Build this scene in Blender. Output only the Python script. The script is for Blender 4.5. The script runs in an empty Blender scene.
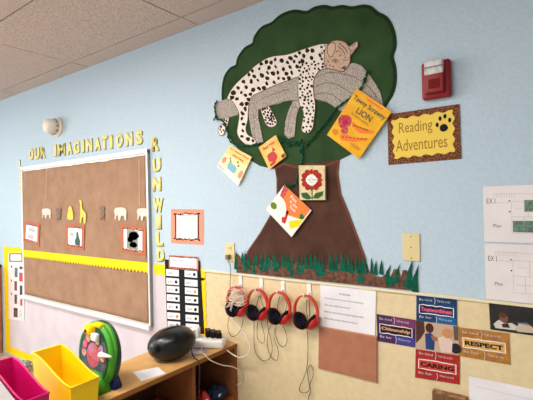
import bpy, bmesh, math, random
from mathutils import Vector, Matrix, noise
random.seed(7)
PI = math.pi
S = bpy.context.scene
C = S.collection

# ------------------------------------------------------------------ camera
YAW, PITCH, ROLL, FPX = math.radians(-36.268), math.radians(.347), math.radians(-1.32), 418.1
HC, D = 1.42, 1.779
f_ = Vector((math.sin(YAW)*math.cos(PITCH), math.cos(YAW)*math.cos(PITCH), math.sin(PITCH)))
r0 = Vector((math.cos(YAW), -math.sin(YAW), 0)); u0 = r0.cross(f_)
r_ = math.cos(ROLL)*r0 + math.sin(ROLL)*u0
u_ = -math.sin(ROLL)*r0 + math.cos(ROLL)*u0
cam = bpy.data.objects.new('camera', bpy.data.cameras.new('camera')); C.objects.link(cam)
M = Matrix((r_, u_, -f_)).transposed().to_4x4(); M.translation = Vector((0, -D, HC))
cam.matrix_world = M
cam.data.sensor_fit = 'HORIZONTAL'; cam.data.sensor_width = 36; cam.data.lens = FPX/533*36
cam.data.clip_start = .05
S.camera = cam

def W(px, py, off=0.0):
    """point of the wall (x, z) read off the photograph"""
    d = (px-266.5)/FPX*r_ - (py-200)/FPX*u_ + f_
    t = (D-off)/d.y
    return (d.x*t, d.z*t+HC)
def WL(pts, off=0.0): return [W(x, y, off) for x, y in pts]

# ------------------------------------------------------------------ materials
def lin(c):
    c = c/255
    return c/12.92 if c <= .04045 else ((c+.055)/1.055)**2.4
def rgb(t): return (lin(t[0]), lin(t[1]), lin(t[2]), 1)
MC = {}
def mat(name, col, rough=.75, col2=None, scale=40, detail=4, lo=.4, hi=.6, bump=0, bscale=None, metal=0, coat=0, kind='noise', emit=0):
    if name in MC: return MC[name]
    m = bpy.data.materials.new(name); m.use_nodes = True
    nt = m.node_tree; N = nt.nodes; L = nt.links
    b = N['Principled BSDF']; b.inputs['Base Color'].default_value = rgb(col)
    b.inputs['Roughness'].default_value = rough; b.inputs['Metallic'].default_value = metal
    b.inputs['Coat Weight'].default_value = coat
    b.inputs['Specular IOR Level'].default_value = .12 if rough > .44 else .4
    geo = None
    if col2 or bump:
        geo = N.new('ShaderNodeNewGeometry')
    if col2:
        if kind == 'noise':
            t = N.new('ShaderNodeTexNoise'); t.inputs['Scale'].default_value = scale; t.inputs['Detail'].default_value = detail
            out = t.outputs['Fac']
        else:
            t = N.new('ShaderNodeTexVoronoi'); t.inputs['Scale'].default_value = scale
            out = t.outputs['Distance']
        L.new(geo.outputs['Position'], t.inputs['Vector'])
        r = N.new('ShaderNodeValToRGB'); e = r.color_ramp.elements
        e[0].position = lo; e[0].color = rgb(col); e[1].position = hi; e[1].color = rgb(col2)
        L.new(out, r.inputs['Fac']); L.new(r.outputs['Color'], b.inputs['Base Color'])
    if bump:
        t2 = N.new('ShaderNodeTexNoise'); t2.inputs['Scale'].default_value = bscale or scale; t2.inputs['Detail'].default_value = 3
        L.new(geo.outputs['Position'], t2.inputs['Vector'])
        bp = N.new('ShaderNodeBump'); bp.inputs['Strength'].default_value = 1; bp.inputs['Distance'].default_value = bump
        L.new(t2.outputs['Fac'], bp.inputs['Height']); L.new(bp.outputs['Normal'], b.inputs['Normal'])
    if emit:
        b.inputs['Emission Color'].default_value = rgb(col); b.inputs['Emission Strength'].default_value = emit
    MC[name] = m
    return m
m_blue = mat('blue_wall_paint', (184, 203, 215), .7, (189, 207, 219), 60, bump=.0028, bscale=75)
m_cream = mat('cream_wall_paint', (220, 200, 158), .6, (225, 206, 166), 30, bump=.0016, bscale=70)
m_rail = mat('cream_rail_paint', (232, 218, 184), .5)
m_tile = mat('ceiling_tile', (214, 196, 186), .95, (164, 144, 134), 190, 3, .44, .62, bump=.002, bscale=200)
m_gap = mat('ceiling_shadow_gap', (70, 58, 52), .9)
m_floor = mat('floor_tile', (190, 182, 170), .4, (176, 168, 156), 12)
m_white = mat('white_plastic', (236, 234, 228), .4)
m_paper = mat('white_paper', (238, 236, 238), .8, (230, 226, 230), 5)
m_lav = mat('lavender_white_backing_paper', (214, 204, 208), .8, (206, 196, 202), 5)
m_pinkpaper = mat('warm_white_paper', (232, 226, 224), .7, (226, 219, 218), 6)
m_kraft = mat('brown_kraft_paper', (168, 133, 107), .75, (153, 119, 93), 9, 5, .35, .7, bump=.010, bscale=9)
m_yel = mat('yellow_border_card', (250, 212, 20), .6)
m_pyel = mat('pale_yellow_card', (246, 232, 152), .7, (240, 220, 118), 45)
m_ink = mat('black_ink', (28, 24, 26), .6)
m_soft = mat('grey_ink', (112, 104, 108), .7)
m_shadow = mat('painted_letter_shadow', (60, 70, 50), .7)
m_alu = mat('brushed_aluminium', (150, 154, 152), .35, metal=.7)
m_frame = mat('white_board_frame', (235, 233, 228), .35)
m_leaf = mat('green_canopy_paint', (42, 66, 36), .85, (58, 84, 50), 7, 5, .3, .7)
m_leafd = mat('dark_green_paint', (30, 52, 26), .85)
m_bark = mat('brown_trunk_paint', (70, 45, 37), .85, (90, 60, 49), 9, 6, .35, .7)
m_barkd = mat('reddish_brown_paint', (112, 68, 54), .85)
m_soil = mat('brown_soil_paper', (118, 82, 66), .9, (84, 58, 48), 60, 5, .4, .62)
m_grass = mat('green_grass_paper', (14, 96, 74), .8, (16, 76, 58), 40)
m_grass2 = mat('deep_green_grass_paper', (8, 72, 52), .8, (14, 92, 70), 50)
m_grey = mat('grey_crayon_paper', (192, 181, 170), .9, (110, 100, 92), 210, 4, .42, .66)
m_greyd = mat('dark_grey_crayon_line', (110, 100, 94), .9)
m_fur = mat('cream_spotted_fur_paper', (238, 228, 218), .85, (228, 216, 204), 60)
m_head = mat('tan_face_paper', (206, 178, 156), .85, (170, 138, 116), 160, 4, .45, .7)
m_spot = mat('dark_brown_marker', (48, 34, 32), .8)
m_line = mat('brown_marker_line', (112, 78, 66), .8)
m_vine = mat('green_twisted_vine', (14, 92, 58), .6, (8, 48, 34), 120)
m_red = mat('red_glossy_plastic', (196, 30, 26), .3, coat=.3)
m_hred = mat('red_headband_plastic', (216, 66, 46), .35)
m_alarm = mat('red_alarm_plastic', (140, 18, 20), .4)
m_alarmd = mat('dark_red_grille', (112, 14, 18), .5)
m_lens = mat('clear_strobe_lens', (214, 212, 210), .15, (176, 172, 170), 40)
m_pad = mat('black_vinyl_pad', (26, 20, 24), .45)
m_navy = mat('dark_blue_speaker_cloth', (34, 30, 60), .7)
m_cordb = mat('dark_cord', (62, 52, 50), .5)
m_cordw = mat('white_cord', (226, 220, 208), .45)
m_cordg = mat('grey_brown_cord', (140, 118, 104), .5)
m_beige = mat('almond_plate', (222, 204, 152), .45)
m_screw = mat('screw_brass', (150, 130, 92), .4, metal=.5)
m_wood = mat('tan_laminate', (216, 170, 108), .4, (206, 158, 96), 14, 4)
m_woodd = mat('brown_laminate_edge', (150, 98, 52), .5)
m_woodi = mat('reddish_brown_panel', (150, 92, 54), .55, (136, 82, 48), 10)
m_cab = mat('orange_brown_wood', (190, 118, 72), .5, (172, 100, 60), 8)
m_black = mat('black_nylon', (24, 22, 26), .6)
m_gloss = mat('glossy_black_plastic', (9, 9, 11), .30, coat=.1, bump=.004, bscale=26)
m_ybin = mat('yellow_bin_plastic', (252, 208, 10), .35)
m_pbin = mat('magenta_bin_plastic', (206, 12, 104), .35)
m_gbin = mat('pale_grey_plastic', (172, 168, 168), .4)
m_green = mat('green_toy_plastic', (70, 158, 38), .35)
m_greend = mat('dark_green_toy_plastic', (10, 70, 46), .35)
m_tblue = mat('blue_toy_plastic', (26, 40, 110), .35)
m_orange = mat('orange_print', (238, 128, 56), .55)
m_peach = mat('peach_card', (238, 150, 122), .7)
m_brbord = mat('brown_dotted_border', (112, 40, 32), .8, (196, 128, 100), 220, 2, .45, .6)
m_rbord = mat('rust_card', (190, 112, 78), .8)
m_tan = mat('tan_envelope', (176, 118, 92), .7, (170, 112, 86), 20)
m_tank = mat('brown_cardboard', (128, 92, 62), .85, (110, 78, 52), 40)
m_animal_g = mat('grey_brown_cutout', (134, 114, 98), .85)
m_animal_w = mat('white_cutout', (222, 208, 194), .85)
m_blade = mat('green_marker', (58, 110, 88), .7)
m_leopard_b = mat('leopard_print_border', (70, 36, 26), .75, (150, 96, 66), 190, 2, .42, .6, kind='voronoi')
m_syel = mat('sign_yellow_card', (238, 206, 92), .7)
m_brntext = mat('brown_text', (160, 118, 56), .7)

# ------------------------------------------------------------------ object helpers
ORG = {}
def thing(name, label, cat, loc, group=None):
    o = bpy.data.objects.new(name, None); C.objects.link(o)
    o.empty_display_size = .05
    o.location = loc; o['label'] = label; o['category'] = cat
    if group: o['group'] = group
    ORG[o.name] = Vector(loc)
    return o
def obj(name, bm, m, parent=None, smooth=False, loc=None):
    org = ORG[parent.name] if parent is not None else Vector(loc or (0, 0, 0))
    if org.length: bmesh.ops.translate(bm, verts=bm.verts, vec=-org)
    me = bpy.data.meshes.new(name)
    bm.to_mesh(me); bm.free()
    for mm in (m if isinstance(m, (list, tuple)) else [m]): me.materials.append(mm)
    if smooth:
        for p in me.polygons: p.use_smooth = True
    o = bpy.data.objects.new(name, me); C.objects.link(o)
    if parent is not None: o.parent = parent
    else: o.location = org
    ORG[o.name] = org
    return o
def tag(o, label, cat, group=None):
    o['label'] = label; o['category'] = cat
    if group: o['group'] = group
    return o
def struct(name, bm, m):
    o = obj(name, bm, m); o['kind'] = 'structure'; return o

def bx(bm, x0, x1, y0, y1, z0, z1, bev=0, mi=0):
    vs = [bm.verts.new((x, y, z)) for x in (x0, x1) for y in (y0, y1) for z in (z0, z1)]
    idx = [(0, 1, 3, 2), (4, 6, 7, 5), (0, 4, 5, 1), (2, 3, 7, 6), (0, 2, 6, 4), (1, 5, 7, 3)]
    fs = [bm.faces.new([vs[i] for i in q]) for q in idx]
    for f in fs: f.material_index = mi
    if bev:
        es = list({e for f in fs for e in f.edges})
        bmesh.ops.bevel(bm, geom=es, offset=bev, segments=3, affect='EDGES', profile=.5)
    return bm
def box(*a, **k): return bx(bmesh.new(), *a, **k)
def prism(bm, pts, y0, th):
    """outline (x, z) standing y0 in front of the wall, th thick"""
    fr = [bm.verts.new((p[0], -(y0+th), p[1])) for p in pts]
    bk = [bm.verts.new((p[0], -y0, p[1])) for p in pts]
    n = len(pts)
    f = bm.faces.new(fr); f.normal_update()
    if f.normal.y > 0: f.normal_flip()
    b = bm.faces.new(bk); b.normal_update()
    if b.normal.y < 0: b.normal_flip()
    for i in range(n):
        j = (i+1) % n
        bm.faces.new((fr[i], fr[j], bk[j], bk[i]))
    return bm
def pr(pts, y0, th):
    bm = prism(bmesh.new(), pts, y0, th); tri(bm); return bm
def tri(bm):
    bmesh.ops.triangulate(bm, faces=[f for f in bm.faces if len(f.verts) > 4])
    bmesh.ops.recalc_face_normals(bm, faces=bm.faces)
def smooth_pts(pts, k=4, closed=False):
    n = len(pts); out = []
    rng = range(n if closed else n-1)
    V = [Vector(p) for p in pts]
    for i in rng:
        if closed: a, b, c, d = V[(i-1) % n], V[i], V[(i+1) % n], V[(i+2) % n]
        else: a, b, c, d = V[max(i-1, 0)], V[i], V[i+1], V[min(i+2, n-1)]
        for j in range(k):
            t = j/k
            out.append(.5*((2*b)+(c-a)*t+(2*a-5*b+4*c-d)*t*t+(3*b-a-3*c+d)*t**3))
    if not closed: out.append(V[-1])
    return out
def stroke(bm, pts, w, y0, th, closed=False):
    """a drawn line of width w along (x, z) points"""
    P = [Vector((p[0], p[1])) for p in pts]; n = len(P); L = []; R = []
    for i in range(n):
        if closed: a, b = P[(i-1) % n], P[(i+1) % n]
        else: a, b = P[max(i-1, 0)], P[min(i+1, n-1)]
        t = (b-a); t = t.normalized() if t.length > 1e-9 else Vector((1, 0)); nn = Vector((-t.y, t.x))*w/2
        L.append(P[i]+nn); R.append(P[i]-nn)
    fy = -(y0+th)
    lv = [bm.verts.new((p.x, fy, p.y)) for p in L]; rv = [bm.verts.new((p.x, fy, p.y)) for p in R]
    lb = [bm.verts.new((p.x, -y0, p.y)) for p in L]; rb = [bm.verts.new((p.x, -y0, p.y)) for p in R]
    for i in range(n if closed else n-1):
        j = (i+1) % n
        bm.faces.new((lv[i], lv[j], rv[j], rv[i]))
        bm.faces.new((lb[i], lb[j], lv[j], lv[i])); bm.faces.new((rv[i], rv[j], rb[j], rb[i]))
    bmesh.ops.recalc_face_normals(bm, faces=bm.faces)
    return bm
def tube(bm, pts, r, n=6, k=5):
    P = smooth_pts(pts, k) if k else [Vector(p) for p in pts]
    m = len(P); prev = None; rings = []
    for i in range(m):
        t = (P[min(i+1, m-1)]-P[max(i-1, 0)])
        if t.length < 1e-9: t = Vector((0, 0, 1))
        t.normalize()
        if prev is None: a = t.orthogonal().normalized()
        else:
            a = prev - t*prev.dot(t); a = a.normalized() if a.length > 1e-6 else t.orthogonal().normalized()
        prev = a; b = t.cross(a)
        rr = r(i/(m-1)) if callable(r) else r
        rings.append([bm.verts.new(P[i]+rr*(math.cos(2*PI*q/n)*a+math.sin(2*PI*q/n)*b)) for q in range(n)])
    for i in range(m-1):
        for q in range(n):
            s = (q+1) % n
            bm.faces.new((rings[i][q], rings[i][s], rings[i+1][s], rings[i+1][q]))
    bm.faces.new(rings[0][::-1]); bm.faces.new(rings[-1])
    bmesh.ops.recalc_face_normals(bm, faces=bm.faces)
    return bm
def lathe(bm, prof, o, axis, n=28, sx=1, sy=1, up=None):
    """profile (radius, height) turned about axis at o"""
    ax = Vector(axis).normalized(); a = (Vector(up) if up else ax.orthogonal()); a = (a-ax*a.dot(ax)).normalized(); b = ax.cross(a); o = Vector(o)
    rings = []
    for r, h in prof:
        rings.append([bm.verts.new(o+ax*h+a*(r*sx*math.cos(2*PI*q/n))+b*(r*sy*math.sin(2*PI*q/n))) for q in range(n)])
    for i in range(len(rings)-1):
        for q in range(n):
            s = (q+1) % n
            bm.faces.new((rings[i][q], rings[i][s], rings[i+1][s], rings[i+1][q]))
    bm.faces.new(rings[0][::-1]); bm.faces.new(rings[-1])
    bmesh.ops.recalc_face_normals(bm, faces=bm.faces)
    return bm
def ell(cx, cz, rx, rz, n=12, a=0, j=0):
    out = []
    for i in range(n):
        t = 2*PI*i/n; k = 1+random.uniform(-j, j)
        x, z = rx*k*math.cos(t), rz*k*math.sin(t)
        out.append((cx+x*math.cos(a)-z*math.sin(a), cz+x*math.sin(a)+z*math.cos(a)))
    return out
def inside(p, poly):
    x, y = p; c = False; n = len(poly)
    for i in range(n):
        x1, y1 = poly[i][0], poly[i][1]; x2, y2 = poly[i-1][0], poly[i-1][1]
        if (y1 > y) != (y2 > y) and x < (x2-x1)*(y-y1)/(y2-y1)+x1: c = not c
    return c
def edge_dist(p, poly):
    best = 9; p = Vector(p)
    for i in range(len(poly)):
        a = Vector(poly[i][:2]); b = Vector(poly[i-1][:2]); ab = b-a
        t = max(0, min(1, (p-a).dot(ab)/max(ab.length_squared, 1e-12)))
        best = min(best, (p-(a+ab*t)).length)
    return best

class Quad:
    """sheet on the wall: u runs left to right, v top to bottom, both 0..1"""
    def __init__(s, tl, tr, br, bl, off=0, raw=False):
        s.p = [Vector(q) if raw else Vector(W(*q, off)) for q in (tl, tr, br, bl)]
    def __call__(s, u, v):
        a = s.p[0].lerp(s.p[1], u); b = s.p[3].lerp(s.p[2], u); c = a.lerp(b, v); return (c.x, c.y)
    def rect(s, u0=0, v0=0, u1=1, v1=1): return [s(u0, v0), s(u1, v0), s(u1, v1), s(u0, v1)]
    def pts(s, L): return [s(*q) for q in L]
    def ell(s, u, v, ru, rv, n=14, a=0, j=0): return [s(*q) for q in ell(u, v, ru, rv, n, a, j)]
    def base(s, y=0):
        m = sum(s.p, Vector((0, 0)))/4; return (m.x, -y, min(q.y for q in s.p))

def text_mesh(txt, place, y, name, m, parent, weight=0, shear=0, th=.0):
    cu = bpy.data.curves.new('lettering', 'FONT'); cu.body = txt; cu.size = 1; cu.resolution_u = 3; cu.offset = weight; cu.shear = shear
    ob = bpy.data.objects.new('lettering', cu)
    me = bpy.data.meshes.new_from_object(ob)
    bpy.data.objects.remove(ob); bpy.data.curves.remove(cu)
    bm = bmesh.new(); bm.from_mesh(me); bpy.data.meshes.remove(me)
    if not bm.verts: bm.free(); return None
    x0 = min(v.co.x for v in bm.verts); x1 = max(v.co.x for v in bm.verts)
    y0 = min(v.co.y for v in bm.verts); y1 = max(v.co.y for v in bm.verts)
    for v in bm.verts:
        p = place((v.co.x-x0)/max(x1-x0, 1e-6), 1-(v.co.y-y0)/max(y1-y0, 1e-6))
        v.co = Vector((p[0], -y, p[1]))
    bmesh.ops.recalc_face_normals(bm, faces=bm.faces)
    for f in bm.faces:
        f.normal_update()
        if f.normal.y > 0: f.normal_flip()
    if th:
        r = bmesh.ops.extrude_face_region(bm, geom=list(bm.faces))
        vs = [g for g in r['geom'] if isinstance(g, bmesh.types.BMVert)]
        bmesh.ops.translate(bm, verts=vs, vec=(0, -th, 0))
        bmesh.ops.recalc_face_normals(bm, faces=bm.faces)
    return obj(name, bm, m, parent)
def text(txt, Q, u0, v0, u1, v1, y, m, parent, name='lettering', weight=0, shear=0):
    return text_mesh(txt, lambda a, b: Q(u0+(u1-u0)*a, v0+(v1-v0)*b), y, name, m, parent, weight, shear)

# ------------------------------------------------------------------ the room
CZ = 2.482; XL, XR, YF = -6.2, 1.9, -5.2
RAIL = 1.031
bm = bmesh.new()
XS = W(100, 300)[0]; bx(bm, XL, XS, 0, .1, 0, RAIL-.008, mi=0); bx(bm, XS, XR, 0, .1, 0, RAIL-.008, mi=1); bx(bm, XL, XR, 0, .1, RAIL-.008, CZ+.3, mi=0)
struct('wall_back', bm, [m_blue, m_cream])
struct('trim_1', box(W(204, 270)[0], XR, -.010, 0, RAIL-.011, RAIL, bev=.002), m_rail)
struct('floor', box(XL, XR, YF, .1, -.1, 0), m_floor)
bm = bmesh.new(); bx(bm, XL, XR, YF, 0, CZ+.02, CZ+.3, mi=1)
xs = [-6.5, -5.30, -4.12, -2.955, -1.775, -.57, .65, 1.9]; ys = [0, -.14, -.75, -1.36, -1.97, -2.58, -3.19, -3.80, -4.41, -5.2]
for i in range(len(xs)-1):
    for j in range(len(ys)-1):
        g = .0042
        bx(bm, max(xs[i], XL)+g, xs[i+1]-g, ys[j+1]+g, ys[j]-(g if j else 0), CZ+random.uniform(0, .003), CZ+.03, mi=0)
struct('ceiling', bm, [m_tile, m_gap])
# left wall with a big daylight window, right wall
bm = bmesh.new()
wy0, wy1, wz0, wz1 = -4.6, -1.6, .9, 2.3
bx(bm, XL-.1, XL, YF, wy0, 0, CZ+.3); bx(bm, XL-.1, XL, wy1, 0, 0, CZ+.3); bx(bm, XL-.1, XL, wy0, wy1, 0, wz0); bx(bm, XL-.1, XL, wy0, wy1, wz1, CZ+.3)
struct('wall_left', bm, m_blue)
bm = bmesh.new()
for k in range(5):
    y = wy0+(wy1-wy0)*k/4; bx(bm, XL-.07, XL-.03, y-.02, y+.02, wz0, wz1)
bx(bm, XL-.07, XL-.03, wy0, wy1, wz0, wz0+.04); bx(bm, XL-.07, XL-.03, wy0, wy1, wz1-.04, wz1)
struct('window_1', bm, m_frame)
struct('wall_right', box(XR, XR+.1, YF, .1, 0, CZ+.3), m_blue)

# ------------------------------------------------------------------ lights
def area(name, loc, rot, sx, sy, e, col):
    l = bpy.data.lights.new(name, 'AREA'); l.shape = 'RECTANGLE'; l.size = sx; l.size_y = sy; l.energy = e; l.color = col
    o = bpy.data.objects.new(name, l); C.objects.link(o); o.location = loc; o.rotation_euler = rot
    return o
area('daylight', (XL-.2, (wy0+wy1)/2, 1.7), (0, -PI/2, 0), 1.5, 3.0, 120, (.90, .95, 1))
LAMPS = [(-2.365, -1.665, 29), (-1.17, -1.665, 11), (-3.54, -4.105, 52), (-1.17, -4.105, 36), (-4.70, -1.665, 12)]  # last panel is an unseen addition that brightens the board's left end
m_tube = mat('lit_diffuser', (255, 248, 238), .5, emit=3)
for n, (x, y, e) in enumerate(LAMPS):
    t = thing('ceiling_light', 'recessed white ceiling light panel %s' % ['in front of the black pocket chart', 'in front of the paper tree', 'behind the camera on the window side', 'behind the camera on the tree side', 'added to brighten the left end of the brown board'][n], 'ceiling light', (x, y, CZ-.03), 'ceiling light panels')
    bm = bmesh.new(); bx(bm, x-.58, x+.58, y-.28, y-.26, CZ-.03, CZ); bx(bm, x-.58, x+.58, y+.26, y+.28, CZ-.03, CZ); bx(bm, x-.58, x-.56, y-.26, y+.26, CZ-.03, CZ); bx(bm, x+.56, x+.58, y-.26, y+.26, CZ-.03, CZ)
    obj('frame', bm, m_frame, t)
    obj('diffuser', box(x-.56, x+.56, y-.26, y+.26, CZ-.02, CZ-.008), m_tube, t)
    area('troffer', (x, y, CZ-.035), (0, 0, 0), 1.1, .5, e, (1, .95, .90))
w = bpy.data.worlds.new('world'); S.world = w; w.use_nodes = True
w.node_tree.nodes['Background'].inputs[0].default_value = (.90, .95, 1, 1); w.node_tree.nodes['Background'].inputs[1].default_value = .48

# ------------------------------------------------------------------ tree mural
LY = 0.0015
canopy = [(223,100),(222.8,90.6),(224,81),(226,75),(231,68.5),(236.6,65.6),(238.5,58),(245,48.8),(253,44),(255.3,36.6),(262,28),(272,23.5),(280.7,16),(293.8,11.3),(306.4,12.7),(314.5,8.4),(324.6,6.7),(332.6,8.3),(342,6.7),(351.8,8.3),(363,6.4),(371,8),(377.4,13.6),(385.4,17.6),(391,25.6),(394.5,36.8),(394.7,48),(392,57),(394.6,68),(395,82),(392,94),(386,104),(378,120),(365,140),(352,154),(340,160),(322,163),(305,165),(290,168),(272.5,168.7),(260,166),(250,160),(240,151),(231.6,141),(227,132),(224,121),(222,110)]
cw = WL(canopy)
c0 = W(305, 288)
t = thing('tree_mural', 'big paper tree with dark green scalloped crown and wide brown trunk on the blue wall', 'wall decoration', (c0[0], 0, 1.04))
obj('crown', pr(cw, .0006, LY-.0006), m_leaf, t)
obj('crown_edge', stroke(bmesh.new(), smooth_pts([(x, z) for x, z in cw[:34]], 3), .016, .0006, LY), m_leafd, t)
trunk = WL([(274.5,162),(277.5,179),(277.5,197),(273,212),(261,233),(247.5,252.5),(238,268),(372,280),(365.4,258.5),(357,236),(348,212),(340.5,194),(337.5,173),(339,159.5),(328,161),(310,164),(290,165)])
obj('trunk', pr(trunk, LY, .0012), m_bark, t)
bm = bmesh.new()
stroke(bm, WL([(274.5,162),(277.5,179),(277.5,197),(273,212),(261,233),(247.5,252.5)]), .008, LY, .002)
stroke(bm, WL([(339,160),(337.5,173),(340.5,194),(348,212),(357,236),(365,258)]), .010, LY, .002)
stroke(bm, WL([(276,168),(284,164),(296,167),(310,164),(326,166),(338,161)]), .012, LY, .002)
obj('trunk_edge', bm, m_barkd, t)

# grass strip
c0 = W(325, 285)
t = thing('grass_border', 'ragged strip of green paper grass and brown paper soil along the tree foot', 'wall decoration', (c0[0], -.003, 1.034))
Y = .003
soil = [(237,253),(240,256),(243,262),(249,261),(252,266),(257,262),(262,266),(266,260),(272,260),(276,266),(280,268),(286,262),(292,266),(297,262),(301,266),(307,264),(312,269),(318,266),(324,271),(329,264),(334,270),(340,262),(345,268),(350,272),(357,270),(363,273),(370,272),(376,276),(382,277),(386,274),(391,277),(394,269),(399,269),(401,278),(403,270),(407,270),(410,280),(413.5,290.6)]
bot = [(413.5,290.6),(237,272.3)]
obj('soil', pr(WL(soil+bot[1:]), Y, .001), m_soil, t)
peaks = [(236.6,250.5),(242.5,251.4),(245.8,250.5),(249,255),(254.3,254.7),(257.6,251.4),(262.9,253.4),(266.8,251.4),(269.5,255),(274,252),(276,254.5),(283.2,252.7),(287.8,250.8),(289.5,257),(293,256),(298.4,251.2),(302,257),(307,251.8),(312,252.5),(316,252.5),(320,258),(323.9,257),(330.2,251.8),(333,258),(337,252.5),(342.3,252.5),(345,258),(348.6,253.1),(352.2,259),(357.4,257),(360.5,260),(363.3,256.5),(366.5,256.8),(371.6,257),(376.4,259.7),(382,259.7),(391.5,264),(400.7,263.4),(413.2,258.8),(419,264)]
for i, (px, py) in enumerate(peaks):
    big = px > 410; lean = .8 if px > 390 else random.uniform(-.3, .5)
    by = (py+30 if big else max(py+random.uniform(12, 16), 264+(px-237)*.075)+random.choice([0, 0, 0, 5])); w_ = (7 if big else random.uniform(3.2, 4.8))
    bxp = px-(3.5 if px > 386 else lean*2)
    P = [(bxp-w_/2, by-1), (bxp-w_/3, (by+py)/2-1), (px, py), (bxp+w_/3, (by+py)/2-1), (bxp+w_/2, by)]
    obj('grass_blade', pr(WL(P), Y+.0011+.0004*(i % 3), .0005), m_grass if i % 3 else m_grass2, t)
for k, (cx, cy, rx, ry) in enumerate([(302,270,2.5,3.5),(321,272,5,5),(361,279,4,4),(391,281,6,5),(333,268,2,5),(246,266,1.6,5),(262,268,1.6,4),(409,283,5,6),(278,266,2,4)]):
    obj('grass_tuft', pr(WL([(cx+rx*math.cos(a*PI/5)*(1+.2*math.sin(3*a+k)), cy+ry*math.sin(a*PI/5)) for a in range(10)]), Y+.0011+.0004*((k+1) % 3), .0004), m_grass, t)

# grey branch
c0 = W(320, 100); Y = .0045
t = thing('paper_branch', 'long grey crayon branch cut-out lying across the green tree crown', 'wall decoration', (c0[0], -Y, W(290, 139)[1]))
main = [(251.6,97),(262,92),(275,86),(300,75),(315,68),(330,66),(345,66),(354,63),(362,66),(369,74),(376,84),(381,93),(384,108),(380,116),(368,114),(350,112),(340,111),(336,108),(327.4,102.5),(314.7,99.4),(302,100.4),(285,101.5),(279.8,103.8),(270,106),(259,110),(251,112)]
obj('limb', pr(WL(main), Y, .001), m_grey, t)
obj('twig', pr(WL([(250.5,97),(259,109),(259,119),(261.6,130),(264,142),(260.7,144),(255,142),(252,132),(250.3,122.5),(249.2,113)]), Y+.001, .0008), m_grey, t)
obj('twig', pr(WL([(293.4,101.5),(298.7,100.4),(300.8,104.7),(297.2,115.3),(295.1,136.6),(289,138.7),(284.9,134.5),(286,121.7),(289,111)]), Y+.001, .0008), m_grey, t)
obj('stump_end', pr(WL([(217,102),(232.5,98),(238.5,108),(238.5,115),(224,119),(217,119),(215.6,110)]), Y, .001), m_grey, t)
bm = bmesh.new()
for L in ([(318,77),(328,73),(342,74),(356,78),(368,86),(378,98)], [(316,87),(326,83),(338,85),(350,92),(360,99)], [(317,95),(326,93),(336,97),(346,105)], [(262,99),(275,94),(290,89)], [(288,131),(290,118),(294,106)], [(256,139),(255,125),(254,112)], [(259,110),(270,106),(285,101.5),(302,100.4),(314.7,99.4),(327.4,102.5),(340,111)]):
    stroke(bm, smooth_pts(WL(L), 3), .0028, Y+.001, .001)
obj('pencil_lines', bm, m_greyd, t)

# leopard
c0 = W(290, 90); Y = .0068
t = thing('paper_leopard', 'spotted cream leopard cut-out sleeping on the grey branch with legs hanging down', 'wall decoration', (c0[0], -Y, W(250, 145)[1]))
body = [(228,99),(231,92),(235.6,85.5),(242,79),(249,73),(255,67),(262,62),(268,58.5),(275,56.5),(283,55.6),(290,54.4),(300,51),(309,48),(317,45.5),(324,44.3),(330,46),(331,58),(328,68),(320,71),(314.4,80.7),(314.4,93.8),(316,104),(315.6,112.6),(314.5,121),(313.7,127.6),(310.5,132.5),(307,133.2),(303.5,132),(302.2,128),(303.2,122),(304.3,112.6),(301,106),(299.4,99.4),(298.8,90),(299.2,80),(299.5,77),(288,81),(275,86),(262,92),(252,97.5),(249.4,107.5),(248.5,120.6),(246.6,128),(248.5,134.7),(254,138),(257,142),(254,145),(247.5,145),(241,139.4),(238,132.8),(239,124.4),(240,115),(236.3,105.6),(231.6,100)]
farpaw = [(260,104),(266,103),(271,109),(274.7,116),(277.2,121.5),(276,125.5),(272,127.3),(268,126),(264.4,120)]
tail = [(226.5,117),(225,122),(222,125),(219.4,128),(219,132),(221,135.6),(224.5,134.5),(225.5,131),(228,126),(229.7,118)]
head = [(328,46),(332,42.4),(336,41),(340,41),(344,42),(347,43.6),(350,47),(353,45),(358,42),(358.5,47),(356,50),(354,53),(351,57),(351,62),(349,66),(346,70),(343,72),(338,71),(332,69.5),(326,68),(325,58),(326,50)]
def leo(name, P, sp, y, m=m_fur, rs=(1.8, 2.7), seed=1, parent=None):
    w_ = smooth_pts(WL(P), 3, True)
    b = obj(name, pr(w_, y, .0009), m, parent or t)
    obj('outline', stroke(bmesh.new(), w_, .0034, y, .0012, True), m_line, b)
    if not sp: return b
    rnd = random.Random(seed); got = []; bm = bmesh.new(); Pp = P
    x0, x1 = min(p[0] for p in P), max(p[0] for p in P); y0, y1 = min(p[1] for p in P), max(p[1] for p in P)
    for _ in range(9000):
        x, yy = rnd.uniform(x0, x1), rnd.uniform(y0, y1)
        small = (yy > 100 and x > 290) or (x > 300 and yy > 62) or x > 322 or name != 'body'
        s = sp*(.62 if small else 1)
        if not inside((x, yy), Pp) or edge_dist((x, yy), Pp) < (1.2 if small else 1.7): continue
        if any((x-a)**2+((yy-b_)*.95)**2 < (s*(.5 if q else 1)+s*.0)**2 if False else (x-a)**2+(yy-b_)**2 < s*s for a, b_, q in got): continue
        got.append((x, yy, small))
        r = rnd.uniform(*rs)*(.62 if small else 1); el = rnd.uniform(.6, 1)
        random.seed(len(got))
        prism(bm, WL(ell(x, yy, r*el, r, 7, rnd.uniform(-.9, .3), .22)), y+.0009, .0005)
    obj('spots', bm, m_spot, b)
    return b
leo('hind_paw', farpaw, 3.6, .003, seed=3)
leo('tail', tail, 3.8, Y-.001, seed=4)
leo('body', body, 4.9, Y, seed=5)
h = leo('head', head, 0, Y+.0012, m_head)
earw = smooth_pts(WL([(329,46),(332,43.5),(335.5,44),(336.5,48),(335,53),(332,57.5),(329.5,56),(328.3,51)]), 3, True)
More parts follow.
